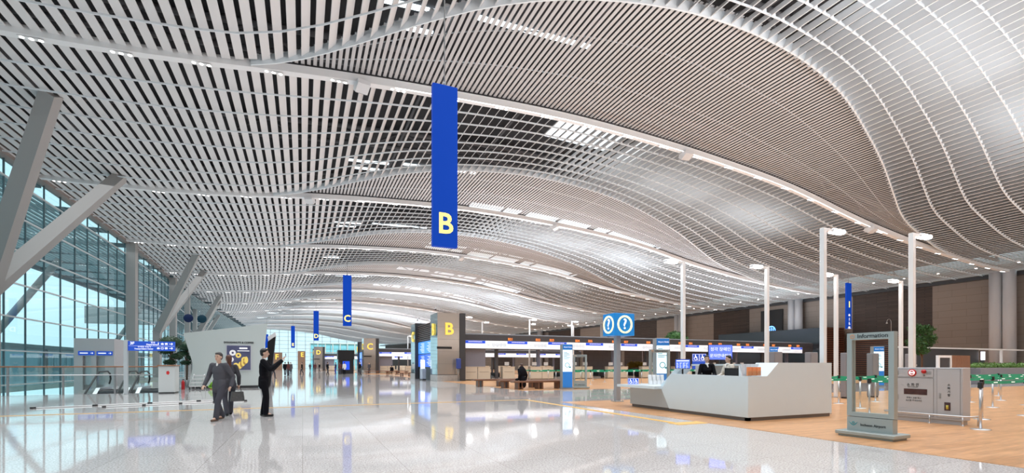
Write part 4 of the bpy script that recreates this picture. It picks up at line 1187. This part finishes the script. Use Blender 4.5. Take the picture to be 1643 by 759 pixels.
# ================================================================== far glass pavilion
t = thing('glass_pavilion', 'white framed glass pavilion in the far middle of the hall', 'pavilion', (1.8, 138, 0))
m = MB(); m.box(0,0,0,13,.05,7.0); m.box(0,.1,0,.05,10,7.0); m.box(13,.1,0,13.05,10,7.0); m.build('glass', glass_mat('aqua_glass', (.62,.86,.88)), t)
m = MB()
for i in range(8): m.box(-.1+1.87*i,-.12,0,.1+1.87*i,0,7.1)
for z in (2.9,4.6,7.0): m.box(-.1,-.14,z,13.1,0,z+.16)
m.box(-.1,0,7.0,13.1,10,7.15); m.box(-.1,0,2.9,13.1,10,3.0); m.build('frame', mat('pavilion_white', (.7,.82,.82), .4), t)
# black booth near C
t = thing('black_kiosk_booth', 'plain black booth in front of the C pillar wall screens', 'booth', (6.1, 78, 0))
m = MB(); m.box(-1.1,0,.0,1.1,2,2.2); m.box(-1.2,-.1,2.2,1.2,2.1,3.6); m.build('shell', M_black, t)
m = MB(); m.box(-.5,-.03,.6,.5,0,1.9); m.build('opening', M_sblue, t)

# ================================================================== right background
t = thing('dark_office_box', 'large dark glossy box with timber slat end behind the check-in row', 'building', (58, 38.5, 0))
m = MB(); m.box(0,0.1,0,3.4,16.5,5.9); m.build('dark_cladding', mat('glossy_charcoal', (.035,.04,.05), .15), t)
m = MB()
for i in range(26): m.box(0,-.02,.1+.225*i,3.4,.1,.22+.225*i)
m.build('timber_slats', mat('timber_slat', (.24,.10,.055), .45), t)
t = thing('timber_slat_wall', 'long horizontal timber slat wall panel behind the glass frame', 'panel', (61.2, 32.5, 0))
m = MB(); m.box(.35,0,0,.6,5.8,5.1); m.build('backing', M_black, t)
m = MB()
for i in range(22): m.box(.2,0,.1+.225*i,.35,5.8,.22+.225*i)
m.build('timber_slats', MATS['timber_slat'], t)
t = thing('low_dark_partition', 'low charcoal partition wall with white top rail left of the hedge', 'partition', (37.5, 20, 0))
m = MB(); m.box(0,0,0,10.5,.15,2.5); m.build('panel', M_dark, t)
m = MB(); m.box(-.1,-.05,2.5,23.5,.2,2.6)
for x in (14,18,23): m.box(x,0,0,x+.12,.15,2.5)
m.build('white_rail', M_white, t)
t = thing('vertical_slat_screen', 'vertical timber slat screen before the charcoal partition', 'screen', (38.2, 17.8, 0))
for x in ():
    pass
m = MB()
for i in range(22): m.box(.16*i,0,0,.16*i+.07,.08,1.95)
m.build('timber_slats', mat('timber_vertical', (.34,.17,.10), .45), t)
m = MB(); m.box(0,.08,.1,3.5,.12,.2); m.box(0,.08,1.7,3.5,.12,1.8); m.build('cross_bars', M_black, t)
t = thing('white_gate_frame', 'small white gate frame standing by the timber slat screen', 'gate', (35.3, 16.6, 0))
m = MB(); m.box(0,0,0,.14,.14,1.9); m.box(1.3,0,0,1.44,.14,1.9); m.box(.14,0,1.76,1.3,.14,1.9); m.build('frame', M_white, t)
m = MB(); m.box(.14,.05,.1,1.3,.08,1.76); m.build('dark_leaf', M_dark, t)
t = thing('lit_panel_sign', 'small bright lit panel at the right end of the charcoal partition', 'sign', (48.2, 19.9, 0))
m = MB(); m.box(0,0,1.7,.5,.06,2.35); m.build('lit_face', mat('panel_lit', (.95,.9,1), .5, emit=2.2), t)
m = MB(); m.box(-.03,.06,0,.53,.1,2.4); m.build('back_board', M_dark, t)
t = thing('wall_screen', 'black screen with blue glowing emblem high on the right wall', 'screen', (61.9, 47.2, 6.1))
m = MB(); m.box(-.12,0,0,0,3.5,3.1); m.build('panel', M_black, t)
m = MB()
for i, (dy, h) in enumerate(((.0,.45),(-.3,.35),(.3,.35))): m.box(-.15,1.75+dy-.06,.15,-.12,1.75+dy+.06,.15+h)
m2 = MB()
for i in range(12):
    a0, a1 = PI*i/12, PI*(i+1)/12
    m.add([(-.14,1.75+r*math.cos(a),.15+r*math.sin(a)) for r, a in ((.55,a0),(.68,a0),(.68,a1),(.55,a1))], [(0,1,2,3)])
m.build('blue_emblem', mat('emblem_blue', (.1,.3,1), .5, emit=4, ecol=(.12,.35,1)), t)

# ------------------------------------------------------------------ plants
M_leaf = mat('leaf_green', (.045,.13,.03), .5, noise=(3,.5)); M_leaf2 = mat('leaf_light', (.12,.24,.05), .5, noise=(3,.5)); M_leafd = mat('leaf_dark', (.02,.06,.025), .5, noise=(3,.5))
M_bark = mat('bark', (.12,.07,.045), .8, noise=(10,.3))
def leaves(blobs, n, size, rng):
    m = MB()
    for _ in range(n):
        c, r, sq = rng.choice(blobs)
        d = Vector((rng.gauss(0,1), rng.gauss(0,1), rng.gauss(0,1))).normalized()
        p = Vector(c) + Vector((d.x*r, d.y*r, d.z*r*sq))*rng.uniform(.55,1.05)
        a = Vector((rng.gauss(0,1), rng.gauss(0,1), rng.gauss(0,.6))).normalized(); b = a.cross(d)
        if b.length < .05: continue
        b.normalize(); L = size*rng.uniform(.7,1.3); k = d*L*.25
        m.add([p, p+a*L*.5+b*L*.22+k, p+a*L, p+a*L*.5-b*L*.22+k], [(0,1,2),(0,2,3)])
    return m
def round_tree(label, x, y, z0, blobs, trunk, n=1500, size=.09, mt=None, group=None, cores=True):
    rng = random.Random(int(x*100)); t = thing('potted_tree', label, 'tree', (x,y,z0), 0, group)
    m = leaves(blobs, n, size, rng)
    if cores:
        for c, r, sq in blobs: m.ball(c, r*.9, 12, 8, sc=(1,1,sq))
    m.build('foliage', mt or M_leafd, t)
    m = MB(); m.tube([(0,0,.35)]+trunk, .05, 8)
    for c, r, sq in blobs[1:4]: m.tube([trunk[0], c], .025, 6)
    m.build('trunk', M_bark, t)
    m = MB(); m.lathe([(0,0),(.26,0),(.34,.42),(.30,.42),(.28,.36),(0,.36)],0,0,0,20); m.build('pot', M_grey, t)
    return t
tb = [((0,0,2.45),.52,.62),((-.2,.05,2.0),.30,.5),((.25,0,1.75),.28,.5),((-.05,0,1.45),.26,.45)]
round_tree('dark round-crowned tree behind the blue 3F sign, left of two', -6.05, 29.0, 0, tb, [(.02,0,1.5),(0,0,2.3)], 2200)
round_tree('dark round-crowned tree half hidden by the booth\'s left edge', -6.35, 34.2, 0, tb, [(.02,0,1.5),(0,0,2.3)], 2200)
gb = [((0,0,2.9),.55,.8),((-.5,0,2.5),.42,.7),((.55,.1,2.55),.42,.7),((-.15,0,2.1),.36,.7),((.3,0,3.2),.38,.6),((.85,0,2.75),.22,.6),((-.35,.1,3.25),.3,.6)]
round_tree('leafy potted ficus tree rising behind the fire hose cabinet', 30.3, 15.0, .006, gb, [(.03,0,1.6),(0,0,2.5)], 2600, .13, M_leaf, cores=False)
pb = [((0,0,5.0),1.0,.5),((-.9,0,4.6),.7,.5),((.9,0,4.6),.7,.5)]
round_tree('bushy green tree crown showing above the B canopy', 42.9, 47.4, 0, pb, [(0,0,3),(0,0,4.5)], 1600, .3, M_leaf)
t = thing('hedge_planter', 'clipped light green hedge in a grey planter at the right edge', 'planter', (42.5, 17.6, 0))
m = MB(); m.bbox(0,0,0,17,1.0,1.12,.02); m.build('planter_box', M_cab, t)
rng = random.Random(5); hb = [((.4+.55*i,.5,1.2+.05*math.sin(i*1.7)),.42,.62) for i in range(30)]
m = leaves(hb, 4500, .14, rng)
for c, r, sq in hb: m.ball(c, r*.8, 8, 6, sc=(1,1,sq))
m.build('hedge', M_leaf2, t)
t = thing('yellow_flower_bed', 'bush of yellow flowers glimpsed between the B counters', 'plant', (34.5, 44.2, 0))
m = MB(); m.bbox(-1,0,0,1,.8,.9,.02); m.build('planter_box', M_dark, t)
m = leaves([((-.5,.4,1.3),.5,.6),((.4,.4,1.35),.55,.6)], 900, .2, rng); m.build('flowers', mat('flower_ochre', (.4,.28,.03), .5, noise=(5,.6)), t)

# ================================================================== ceiling lamps and fittings
tri = {}
M_dlamp = mat('downlight_glow', (1,1,1), 0.5, emit=9.0, ecol=(1,0.99,0.96))
def downlight(x, k, label):
    y = yb(k); bx = bend(y); z = ceilz(x)-.24
    t = thing('ceiling_downlight', label, 'downlight', (x+bx, y, z), 0, 'triple downlights in the ceiling beams')
    if not tri:
        m = MB(); m.box(-.38,-.09,-.02,.38,.09,.0); tri['a'] = m.mesh('housing', M_white)
        m = MB()
        m.lathe([(0,-.035),(.065,-.03),(.07,-.02)], 0,0,0,12)
        tri['b'] = m.mesh('lamps', M_dlamp)
    link(bpy.data.objects.new('housing', tri['a']), t); [setattr(link(bpy.data.objects.new('lamp', tri['b']), t), 'location', (.27*i,0,0)) for i in (-1,0,1)]
nth = ['first','second','third','fourth','fifth','sixth','seventh','eighth','ninth']
for k in range(0, 7):
    i = 0; x = -14.4
    while x < 60:
        downlight(x, k, 'triple downlight in the %s beam from the viewer, %s the window side' % (nth[k], 'number %d from' % (i+1)))
        x += 2.65; i += 1
dl_ = {}
y = 21.0; i = 0
while y < 110:
    t = thing('wall_side_downlight', 'single downlight along the right wall edge of the ceiling, %d from the near end' % (i+1), 'downlight', (56.9+bend(y), y, ceilz(56.9)-.16), 0, 'row of single downlights near the right wall')
    if not dl_:
        m = MB(); m.lathe([(0,.12),(.13,.12),(.13,-.02),(.10,-.02)],0,0,0,14); dl_['a'] = m.mesh('housing', M_white)
        m = MB(); m.lathe([(0,-.03),(.095,-.02),(.10,0)],0,0,0,12); dl_['b'] = m.mesh('lamp', M_lamp)
    link(bpy.data.objects.new('housing', dl_['a']), t); link(bpy.data.objects.new('lamp', dl_['b']), t)
    y += 2.9; i += 1
sp0 = None
for (x, k, lab) in ((2.5,0,'grey boxy loudspeaker on the nearest ceiling beam'),(21.7,0,'grey boxy loudspeaker pair on the nearest beam, towards the check-in side'),(21.7,1,'grey boxy loudspeaker on the second ceiling beam'),(0.5,1,'grey boxy loudspeaker on the second beam, left one'),(40,0,'small loudspeaker far right on the nearest beam'),(18,2,'loudspeaker on the third ceiling beam')):
    y = yb(k); loc = (x+bend(y), y-.1, ceilz(x)-.24)
    if sp0 is None:
        sp0 = thing('ceiling_speaker', lab, 'loudspeaker', loc, .2, 'loudspeakers under the ceiling beams')
        m = MB(); m.prism([(-.35,0),(.3,0),(.42,-.18),(.1,-.42),(-.35,-.2)], 'x', -.28, .28); m.build('cabinet', M_cam, sp0)
        m = MB(); m.prism([(.32,-.03),(.41,-.17),(.12,-.40),(.14,-.42),(.44,-.18),(.34,-.02)], 'x', -.24, .24); m.build('grille', M_grey, sp0)
    else: dup(sp0, loc, random.uniform(-.5,.8), lab)

# ================================================================== outside
gm = MB(); gm.box(-120,-10,-.45,XL-.6-14.4,230,-.25); struct('ground', gm, mat('asphalt', (.22,.26,.28), .8, noise=(1,.2)))
t = thing('outdoor_canopy', 'dark slatted entrance canopy outside the glass wall', 'canopy', (0,0,0))
m = MB()
for i in range(26): m.box(XL-1.2-.50*i-.26, 2, 12.9+.02*i, XL-1.2-.50*i, 190, 13.0+.02*i)
m.build('slats', mat('teal_slat', (.30,.40,.43), .6), t)
m = MB()
for y in range(6,190,6): m.box(XL-14, y-.08, 13.1, XL-.3, y+.08, 13.5)
m.box(XL-14.4,2,13.0,XL-14,190,13.6); m.build('beams', mat('teal_beam', (.07,.12,.14), .6), t)
m = MB()
for y in (33,67,101): m.tube([(XL-16.5,y,-.3),(XL-9,y+2,13)], .35, 10)
m.build('props', M_strut, t)
t = thing('drop_off_shelter', 'low flat-roofed drop-off shelter outside the glass wall', 'shelter', (-27, 20, -.25))
m = MB(); m.box(-2.5,0,3.3,2.5,120,3.6); m.build('roof', mat('shelter_grey', (.35,.42,.45), .6), t)
for y in range(4,120,12):
    m = MB(); m.box(-.15,y-.15,0,.15,y+.15,3.3); m.build('post', M_grey, t)
for (x, y, w, d, h, lab) in ((-75,40,18,60,4.5,'low grey-blue building outside beyond the road'),(-70,130,20,70,5,'farther grey-blue building outside beyond the road')):
    t = thing('terminal_annex', lab, 'building', (x,y,-.25))
    m = MB(); m.box(0,0,0,w,d,h); m.build('block', mat('annex_teal', (.18,.30,.34), .6), t)
    m = MB()
    for i in range(int(d/3)): m.box(w,1+3*i,1,w+.05,3+3*i,h-1.5)
    m.build('window_strip', mat('annex_glass', (.08,.16,.2), .1), t)
# ================================================================== people
M_skin = mat('skin', (.62,.40,.30), .5); M_hair = mat('hair_black', (.012,.010,.010), .4); M_hairb = mat('hair_brown', (.10,.035,.02), .45)
M_suit = mat('black_suit', (.005,.005,.008), .8, spec=.15); M_gsuit = mat('grey_suit', (.085,.085,.10), .8, spec=.2); M_shirt = mat('white_shirt', (.8,.8,.8), .6)
M_gtr = mat('grey_trousers', (.06,.06,.075), .8, spec=.2); M_shoe = mat('black_shoe', (.01,.01,.01), .25); M_shoeb = mat('brown_shoe', (.13,.07,.045), .4)
M_eye = mat('eye_dark', (.02,.015,.012), .2); M_lip = mat('lips', (.5,.15,.13), .5)
class Sculpt:
    def __init__(s): s.m = MB()
    def cap(s, a, b, ra, rb, n=12):
        a, b = Vector(a), Vector(b); d = (b-a)
        if d.length < 1e-5: return s
        u = d.normalized(); pts = [a-u*ra*.98, a-u*ra*.7, a-u*ra*.35, a, b, b+u*rb*.35, b+u*rb*.7, b+u*rb*.98]
        s.m.tube(pts, [ra*.2, ra*.71, ra*.94, ra, rb, rb*.94, rb*.71, rb*.2], n); return s
    def chain(s, pts, rs, n=12):
        for i in range(len(pts)-1): s.cap(pts[i], pts[i+1], rs[i], rs[i+1], n)
        return s
    def ell(s, c, rx, ry, rz): s.m.ball(c, 1.0, 16, 11, sc=(rx,ry,rz)); return s
    def build(s, name, m_, parent, voxel, smooth=4):
        me = s.m.mesh('tmp', m_); o = bpy.data.objects.new('tmp', me); COL.objects.link(o)
        r = o.modifiers.new('r', 'REMESH'); r.mode = 'VOXEL'; r.voxel_size = voxel; r.use_smooth_shade = True
        q = o.modifiers.new('s', 'SMOOTH'); q.iterations = smooth; q.factor = .5
        bpy.context.view_layer.update(); dg = bpy.context.evaluated_depsgraph_get()
        me2 = bpy.data.meshes.new_from_object(o.evaluated_get(dg)); bpy.data.objects.remove(o)
        me2.name = name; me2.materials.clear(); me2.materials.append(m_)
        me2.polygons.foreach_set('use_smooth', [True]*len(me2.polygons)); me2.update()
        ob = bpy.data.objects.new(name, me2); COL.objects.link(ob); ob.parent = parent
        return ob
def V(*a): return Vector(a)
def person(name_label, loc, rz, H=1.75, pose='stand', jacket=M_suit, trousers=M_suit, shoes=M_shoe, hair=M_hair, female=False, vox=.012, group=None, hands=None, coat=False, longhair=False, cap_=False, arms=None, lean=0.0, feet=None, headturn=0.0, extras=None):
    """faces local +Y, origin on the ground between the feet"""
    t = thing('person', name_label, 'person', loc, rz, group)
    k = H/1.75; f = .92 if female else 1.0
    hipz, shz = .90*k, 1.43*k
    if pose == 'sit': hipz = .52*k; shz = hipz+.52*k
    sw, hw = .185*k*f, .10*k*(1.05 if female else 1)
    neck = V(0, lean*.9, shz+.06*k); head = V(0, lean+.015*k, shz+.20*k)
    pel, chest = V(0,0,hipz+.04*k), V(0, lean*.65, shz-.16*k); waist = V(0, lean*.3, (hipz+shz)/2)
    feet = feet or ((-.10*k,0),(.10*k,0))
    arms = arms or {}
    S = []
    body = Sculpt(); jk = Sculpt(); tr_ = Sculpt()
    # torso
    for sc_, g in ((body, .80), (jk, 1.0)):
        sc_.ell(pel+V(0,0,.03), .165*k*f*g, .115*k*g, .13*k*g)
        sc_.ell(waist, (.145 if female else .172)*k*g, (.10 if female else .118)*k*g, .21*k*g)
        sc_.ell(chest, .175*k*f*g, .118*k*g, .21*k*g)
        sc_.cap(V(-sw+.03,chest.y+lean*.2,shz-.01), V(sw-.03,chest.y+lean*.2,shz-.01), .062*k*g, .062*k*g)
        if female: sc_.ell(chest+V(0,.055*k,.0), .13*k*g, .085*k*g, .09*k*g)
    if coat: jk.cap(pel+V(0,0,.02), pel+V(0,0,-.32*k), .165*k, .19*k)
    else:
        hem = .07 if female else .13
        jk.cap(pel+V(-.05,0,.04), pel+V(-.05,0,-hem*k), .125*k, .128*k); jk.cap(pel+V(.05,0,.04), pel+V(.05,0,-hem*k), .125*k, .128*k)
    # neck, head with face
    body.cap(V(0,lean*.8,shz-.02), head+V(0,-.01,-.06*k), .055*k*f, .052*k*f)
    body.ell(head+V(0,-.005,.02*k), .074*k, .093*k, .100*k); body.ell(head+V(0,.022*k,-.045*k), .056*k, .066*k, .070*k)
    body.ell(head+V(0,.050*k,-.085*k), .028*k, .028*k, .022*k)
    body.cap(head+V(0,.088*k,.012*k), head+V(0,.104*k,-.028*k), .009*k, .014*k, 8)
    for s_ in (-1,1): body.ell(head+V(s_*.076*k,-.008*k,-.01*k), .012*k, .024*k, .034*k)
    # legs
    for i, s_ in enumerate((-1,1)):
        fx, fy = feet[i]
        hip = V(s_*hw, 0, hipz)
        if pose == 'sit': knee = V(s_*.12*k, .42*k, .50*k); ank = V(s_*.12*k+fx*.3, .38*k+fy, .09)
        else:
            ank = V(fx, fy, .09*k); mid = (hip+ank)/2; knee = mid+V(0, .035*k+max(0,-fy)*.25+abs(fy)*.08, .02*k)
        for sc_, g in ((body,.82),(tr_,1.0)):
            sc_.chain([hip, knee, ank], [.100*k*g, .072*k*g, .048*k*g if g < 1 else .068*k])
            sc_.ell(V(s_*hw*.7,-.01,hipz+.02), .11*k*g, .11*k*g, .11*k*g)
        body.cap(ank, ank+V(0,.13*k,-.05*k), .035*k, .028*k)
        sh = Sculpt(); sh.cap(ank+V(0,-.035*k,-.048*k), ank+V(0,.15*k,-.056*k), .042*k, .034*k); sh.cap(ank+V(0,-.03,-.04*k), ank+V(0,0,.0), .042*k,.045*k)
        S.append(sh)
    # arms
    for i, s_ in enumerate((-1,1)):
        shd = V(s_*sw, chest.y+lean*.2, shz-.01)
        el, wr, hd = arms.get(s_, (V(s_*(sw+.05*k),-.03*k,shz-.29*k), V(s_*(sw+.045*k),.05*k,shz-.53*k), V(s_*(sw+.03*k),.08*k,shz-.62*k)))
        el, wr, hd = Vector(el), Vector(wr), Vector(hd)
        body.chain([shd, el, wr], [.045*k, .036*k, .026*k]); jk.chain([shd, el, wr-(wr-el)*.06], [.072*k*f, .060*k, .048*k])
        u = (hd-wr).normalized()
        side = u.cross(V(0,0,1)); side = side.normalized() if side.length > .1 else V(1,0,0)*1.0
        if side.length < .1: side = V(1,0,0)
        palm_n = side.cross(u).normalized()
        pc = wr+u*.05*k
        body.cap(pc-side*.018*k, pc+side*.018*k, .017*k, .017*k, 8); body.cap(wr, pc, .024*k, .026*k, 8)
        for j, L in enumerate((.060,.070,.066,.052)):
            o_ = pc+u*.03*k+side*(-.027+.018*j)*k
            a1 = o_+(u*.9-palm_n*.25)*L*.55*k; a2 = a1+(u*.6-palm_n*.75)*L*.5*k
            body.chain([o_, a1, a2], [.0085*k,.0080*k,.0070*k], 6)
        th = wr+u*.025*k-side*.022*k*s_
        body.chain([th, th+(u*.5-side*.8*s_-palm_n*.2)*.035*k, th+(u*1.1-side*.9*s_-palm_n*.5)*.05*k], [.011*k,.010*k,.008*k], 6)
    bo = body.build('body', M_skin, t, vox*.75)
    jk.build('jacket', jacket, t, vox); tr_.build('trousers', trousers, t, vox)
    for sh in S: sh.build('shoe', shoes, t, vox)
    hr = Sculpt(); hr.ell(head+V(0,-.022*k,.045*k), .084*k, .094*k, .088*k); hr.ell(head+V(0,-.045*k,.0), .078*k, .065*k, .085*k)
    hr.ell(head+V(0,.035*k,.092*k), .062*k, .052*k, .030*k)
    if longhair: hr.cap(head+V(0,-.06*k,0), head+V(0,-.075*k,-.20*k), .07*k, .05*k)
    elif female: hr.ell(head+V(0,-.10*k,-.02*k), .04*k, .035*k, .04*k)
    hr.build('hair', hair, t, vox)
    if vox < .016:
        m = MB()
        for s_ in (-1,1): m.ball(head+V(s_*.030*k,.080*k,.012*k), .010*k, 8, 6, 0, (1.3,.6,.7)); m.box(head.x+s_*.03*k-.016*k, head.y+.083*k, head.z+.032*k, head.x+s_*.03*k+.016*k, head.y+.090*k, head.z+.036*k)
        m.build('eyes', M_eye, t)
        m = MB(); m.ball(head+V(0,.083*k,-.052*k), .02*k, 8, 6, 0, (1.1,.4,.32)); m.build('mouth', M_lip, t)
    if extras: extras(t, head, k, shz, chest)
    return t

# man taking a picture
def ex_man(t, head, k, shz, chest):
    s = Sculpt(); s.cap((-.05,chest.y+.02,shz+.035*k),(.05,chest.y+.02,shz+.035*k),.045,.045); s.ell((0,chest.y+.0,shz+.04), .07,.065,.035); s.build('collar', M_shirt, t, .01)
    s = Sculpt()
    for x in (-.12,.12): s.cap((x*.6,.42,shz+.015),(x*.5,.45,shz+.04),.034,.032)
    s.build('shirt_cuffs', M_shirt, t, .01)
sh = 1.43*1.72/1.75
up = {-1: (V(-.24,.17,sh-.21), V(-.07,.42,sh+.02), V(-.045,.47,sh+.11)), 1: (V(.24,.17,sh-.21), V(.07,.42,sh+.02), V(.045,.47,sh+.11))}
man = person('man in a black suit holding up a phone, standing in profile on the granite', (-.90, 13.75, 0), math.radians(-93), 1.72, arms=up, extras=ex_man, vox=.011, feet=((-.07,-.03),(.07,.05)))
t = thing('phone', 'small dark phone held up by the man in the black suit', 'phone', (-.90+.50, 13.72, sh+.16), math.radians(-93))
m = MB(); m.bbox(-.07,-.004,-.035,.07,.004,.035,.002); m.build('case', M_black, t)
m = MB(); m.lathe([(0,.002),(.006,.002),(.007,0)], .05,.004,.02, 10, axis='y'); m.build('lens', M_grey, t)
# walkers
w1 = person('walking man in a grey suit in front of the booth', (-1.80, 13.25, 0), math.radians(150), 1.60, jacket=M_gsuit, trousers=M_gtr, shoes=M_shoeb, feet=((-.09,.24),(.09,-.20)), vox=.012,
   arms={-1:(V(-.25,-.12,1.02),V(-.27,-.02,.80),V(-.27,.05,.72)), 1:(V(.25,.05,1.03),V(.24,.20,.83),V(.22,.28,.77))}, hair=mat('hair_dark_grey', (.05,.045,.045), .5), lean=.03,
   extras=lambda t, h, k, s, c: Sculpt().ell((0,c.y+.07,s+.0),.026,.02,.055).build('shirt_front', M_shirt, t, .012))
w2 = person('woman in a dark coat with reddish hair walking beside the grey suited man', (-1.75, 14.35, 0), math.radians(20), 1.56, jacket=mat('charcoal_coat', (.045,.045,.055), .8), trousers=M_gtr, female=True, hair=M_hairb, feet=((-.08,-.16),(.08,.18)), longhair=True, vox=.012,
   arms={1:(V(.22,-.05,1.02),V(.24,.02,.80),V(.24,.04,.72)), -1:(V(-.22,.05,1.02),V(-.22,.16,.82),V(-.2,.22,.76))})
t = thing('handbag', 'dark patterned handbag carried by the woman in the dark coat', 'bag', (-1.54, 14.20, .38), .3)
m = MB(); m.prism([(-.16,0),(.16,0),(.13,.24),(-.13,.24)], 'y', -.05, .05); m.build('bag_body', mat('bag_grey', (.10,.10,.10), .6, noise=(20,.6)), t)
m = MB(); m.tube([(-.09,0,.23),(-.07,0,.34),(.07,0,.34),(.09,0,.23)], .009, 6); m.build('bag_handle', M_black, t)
# desk women
def ex_scarf(t, head, k, shz, chest):
    s = Sculpt(); s.ell((0,chest.y+.03,shz+.045), .062,.062,.03); s.cap((0,chest.y+.09,shz+.02),(-.02,chest.y+.12,shz-.05),.025,.018); s.build('scarf', M_shirt, t, .01)
fwd = {-1:(V(-.21,.06,1.02),V(-.12,.26,.98),V(-.08,.33,.99)),1:(V(.21,.06,1.02),V(.12,.26,.98),V(.08,.33,.99))}
person('woman in a black jacket and white scarf standing behind the desk', (10.85, 10.72, .006), math.radians(140), 1.58, female=True, extras=ex_scarf, vox=.010, arms=fwd)
person('woman in a cream jacket looking sideways behind the desk, right of the other', (10.98, 10.05, .006), math.radians(78), 1.57, female=True, jacket=mat('cream_jacket', (.66,.62,.55), .6), extras=ex_scarf, vox=.010, arms=fwd)
# seated on bench
person('person in a black coat sitting on the nearest bench, seen from behind', (10.85, 23.62, .006), .15, 1.78, pose='sit', hair=mat('hair_auburn', (.07,.035,.025), .5), vox=.016, lean=.12, coat=True, extras=lambda t, h, k, s, c: Sculpt().ell((0,c.y-.02,s-.16),.25,.19,.30).ell((0,h.y-.03,s+.06),.15,.14,.14).build('padded_hood', M_suit, t, .016))
person('small seated figure on the distant bench before the C counters', (12.4+bend(70), 70.7, 0), .2, 1.66, pose='sit', vox=.03, lean=.1)
# far walkers
proto = {}
def far(kind, x, y, rz, label):
    loc = (x, y, 0)
    if kind not in proto:
        cfg = {'dark': dict(jacket=M_suit, trousers=M_gtr, feet=((-.08,.2),(.08,-.18))), 'white': dict(jacket=M_shirt, trousers=M_suit), 'brown': dict(jacket=mat('maroon_coat', (.12,.03,.03), .8), trousers=M_gtr, female=True, longhair=True), 'grey': dict(jacket=M_gsuit, trousers=M_gtr, coat=True), 'blue': dict(jacket=mat('navy_coat', (.01,.02,.08), .7), trousers=mat('blue_trousers', (.02,.06,.4), .7))}[kind]
        proto[kind] = person(label, loc, rz, 1.72, vox=.024, group='distant people walking in the hall', **cfg)
    else: dup(proto[kind], loc, rz, label)
def at(px, dist):
    u = (px-821)/776*dist
    return (dist*SN+u*CS, dist*CS-u*SN)
for (px, d, kind, lab) in [(437,48,'dark','dark figure just right of the photographing man, nearest of the far walkers'),(457,62,'dark','left dark figure of a cluster below the E banner'),(466,66,'grey','grey coated figure beside the cluster below the E banner'),(462,58,'brown','maroon coated figure in the cluster below the E banner'),(484,70,'dark','lone dark walker right of the E banner cluster'),(505,85,'brown','maroon coated walker below the D banner'),(512,95,'dark','small dark walker right of the D banner'),(525,66,'dark','lone dark standing figure in the middle of the hall'),(538,72,'blue','figure with bright blue trousers, left of the white shirted person'),(545,68,'brown','maroon figure next to the white shirted person'),(552,66,'white','person in a white top among the far group'),(560,78,'dark','dark figure just right of the white topped person'),(577,62,'dark','dark walker nearest to the C pillar'),(592,74,'grey','grey figure passing before the C pillar'),(497,110,'grey','tiny grey figure before the glass pavilion')]:
    x, y = at(px, d); far(kind, x, y, random.uniform(-2.8,2.8), lab)
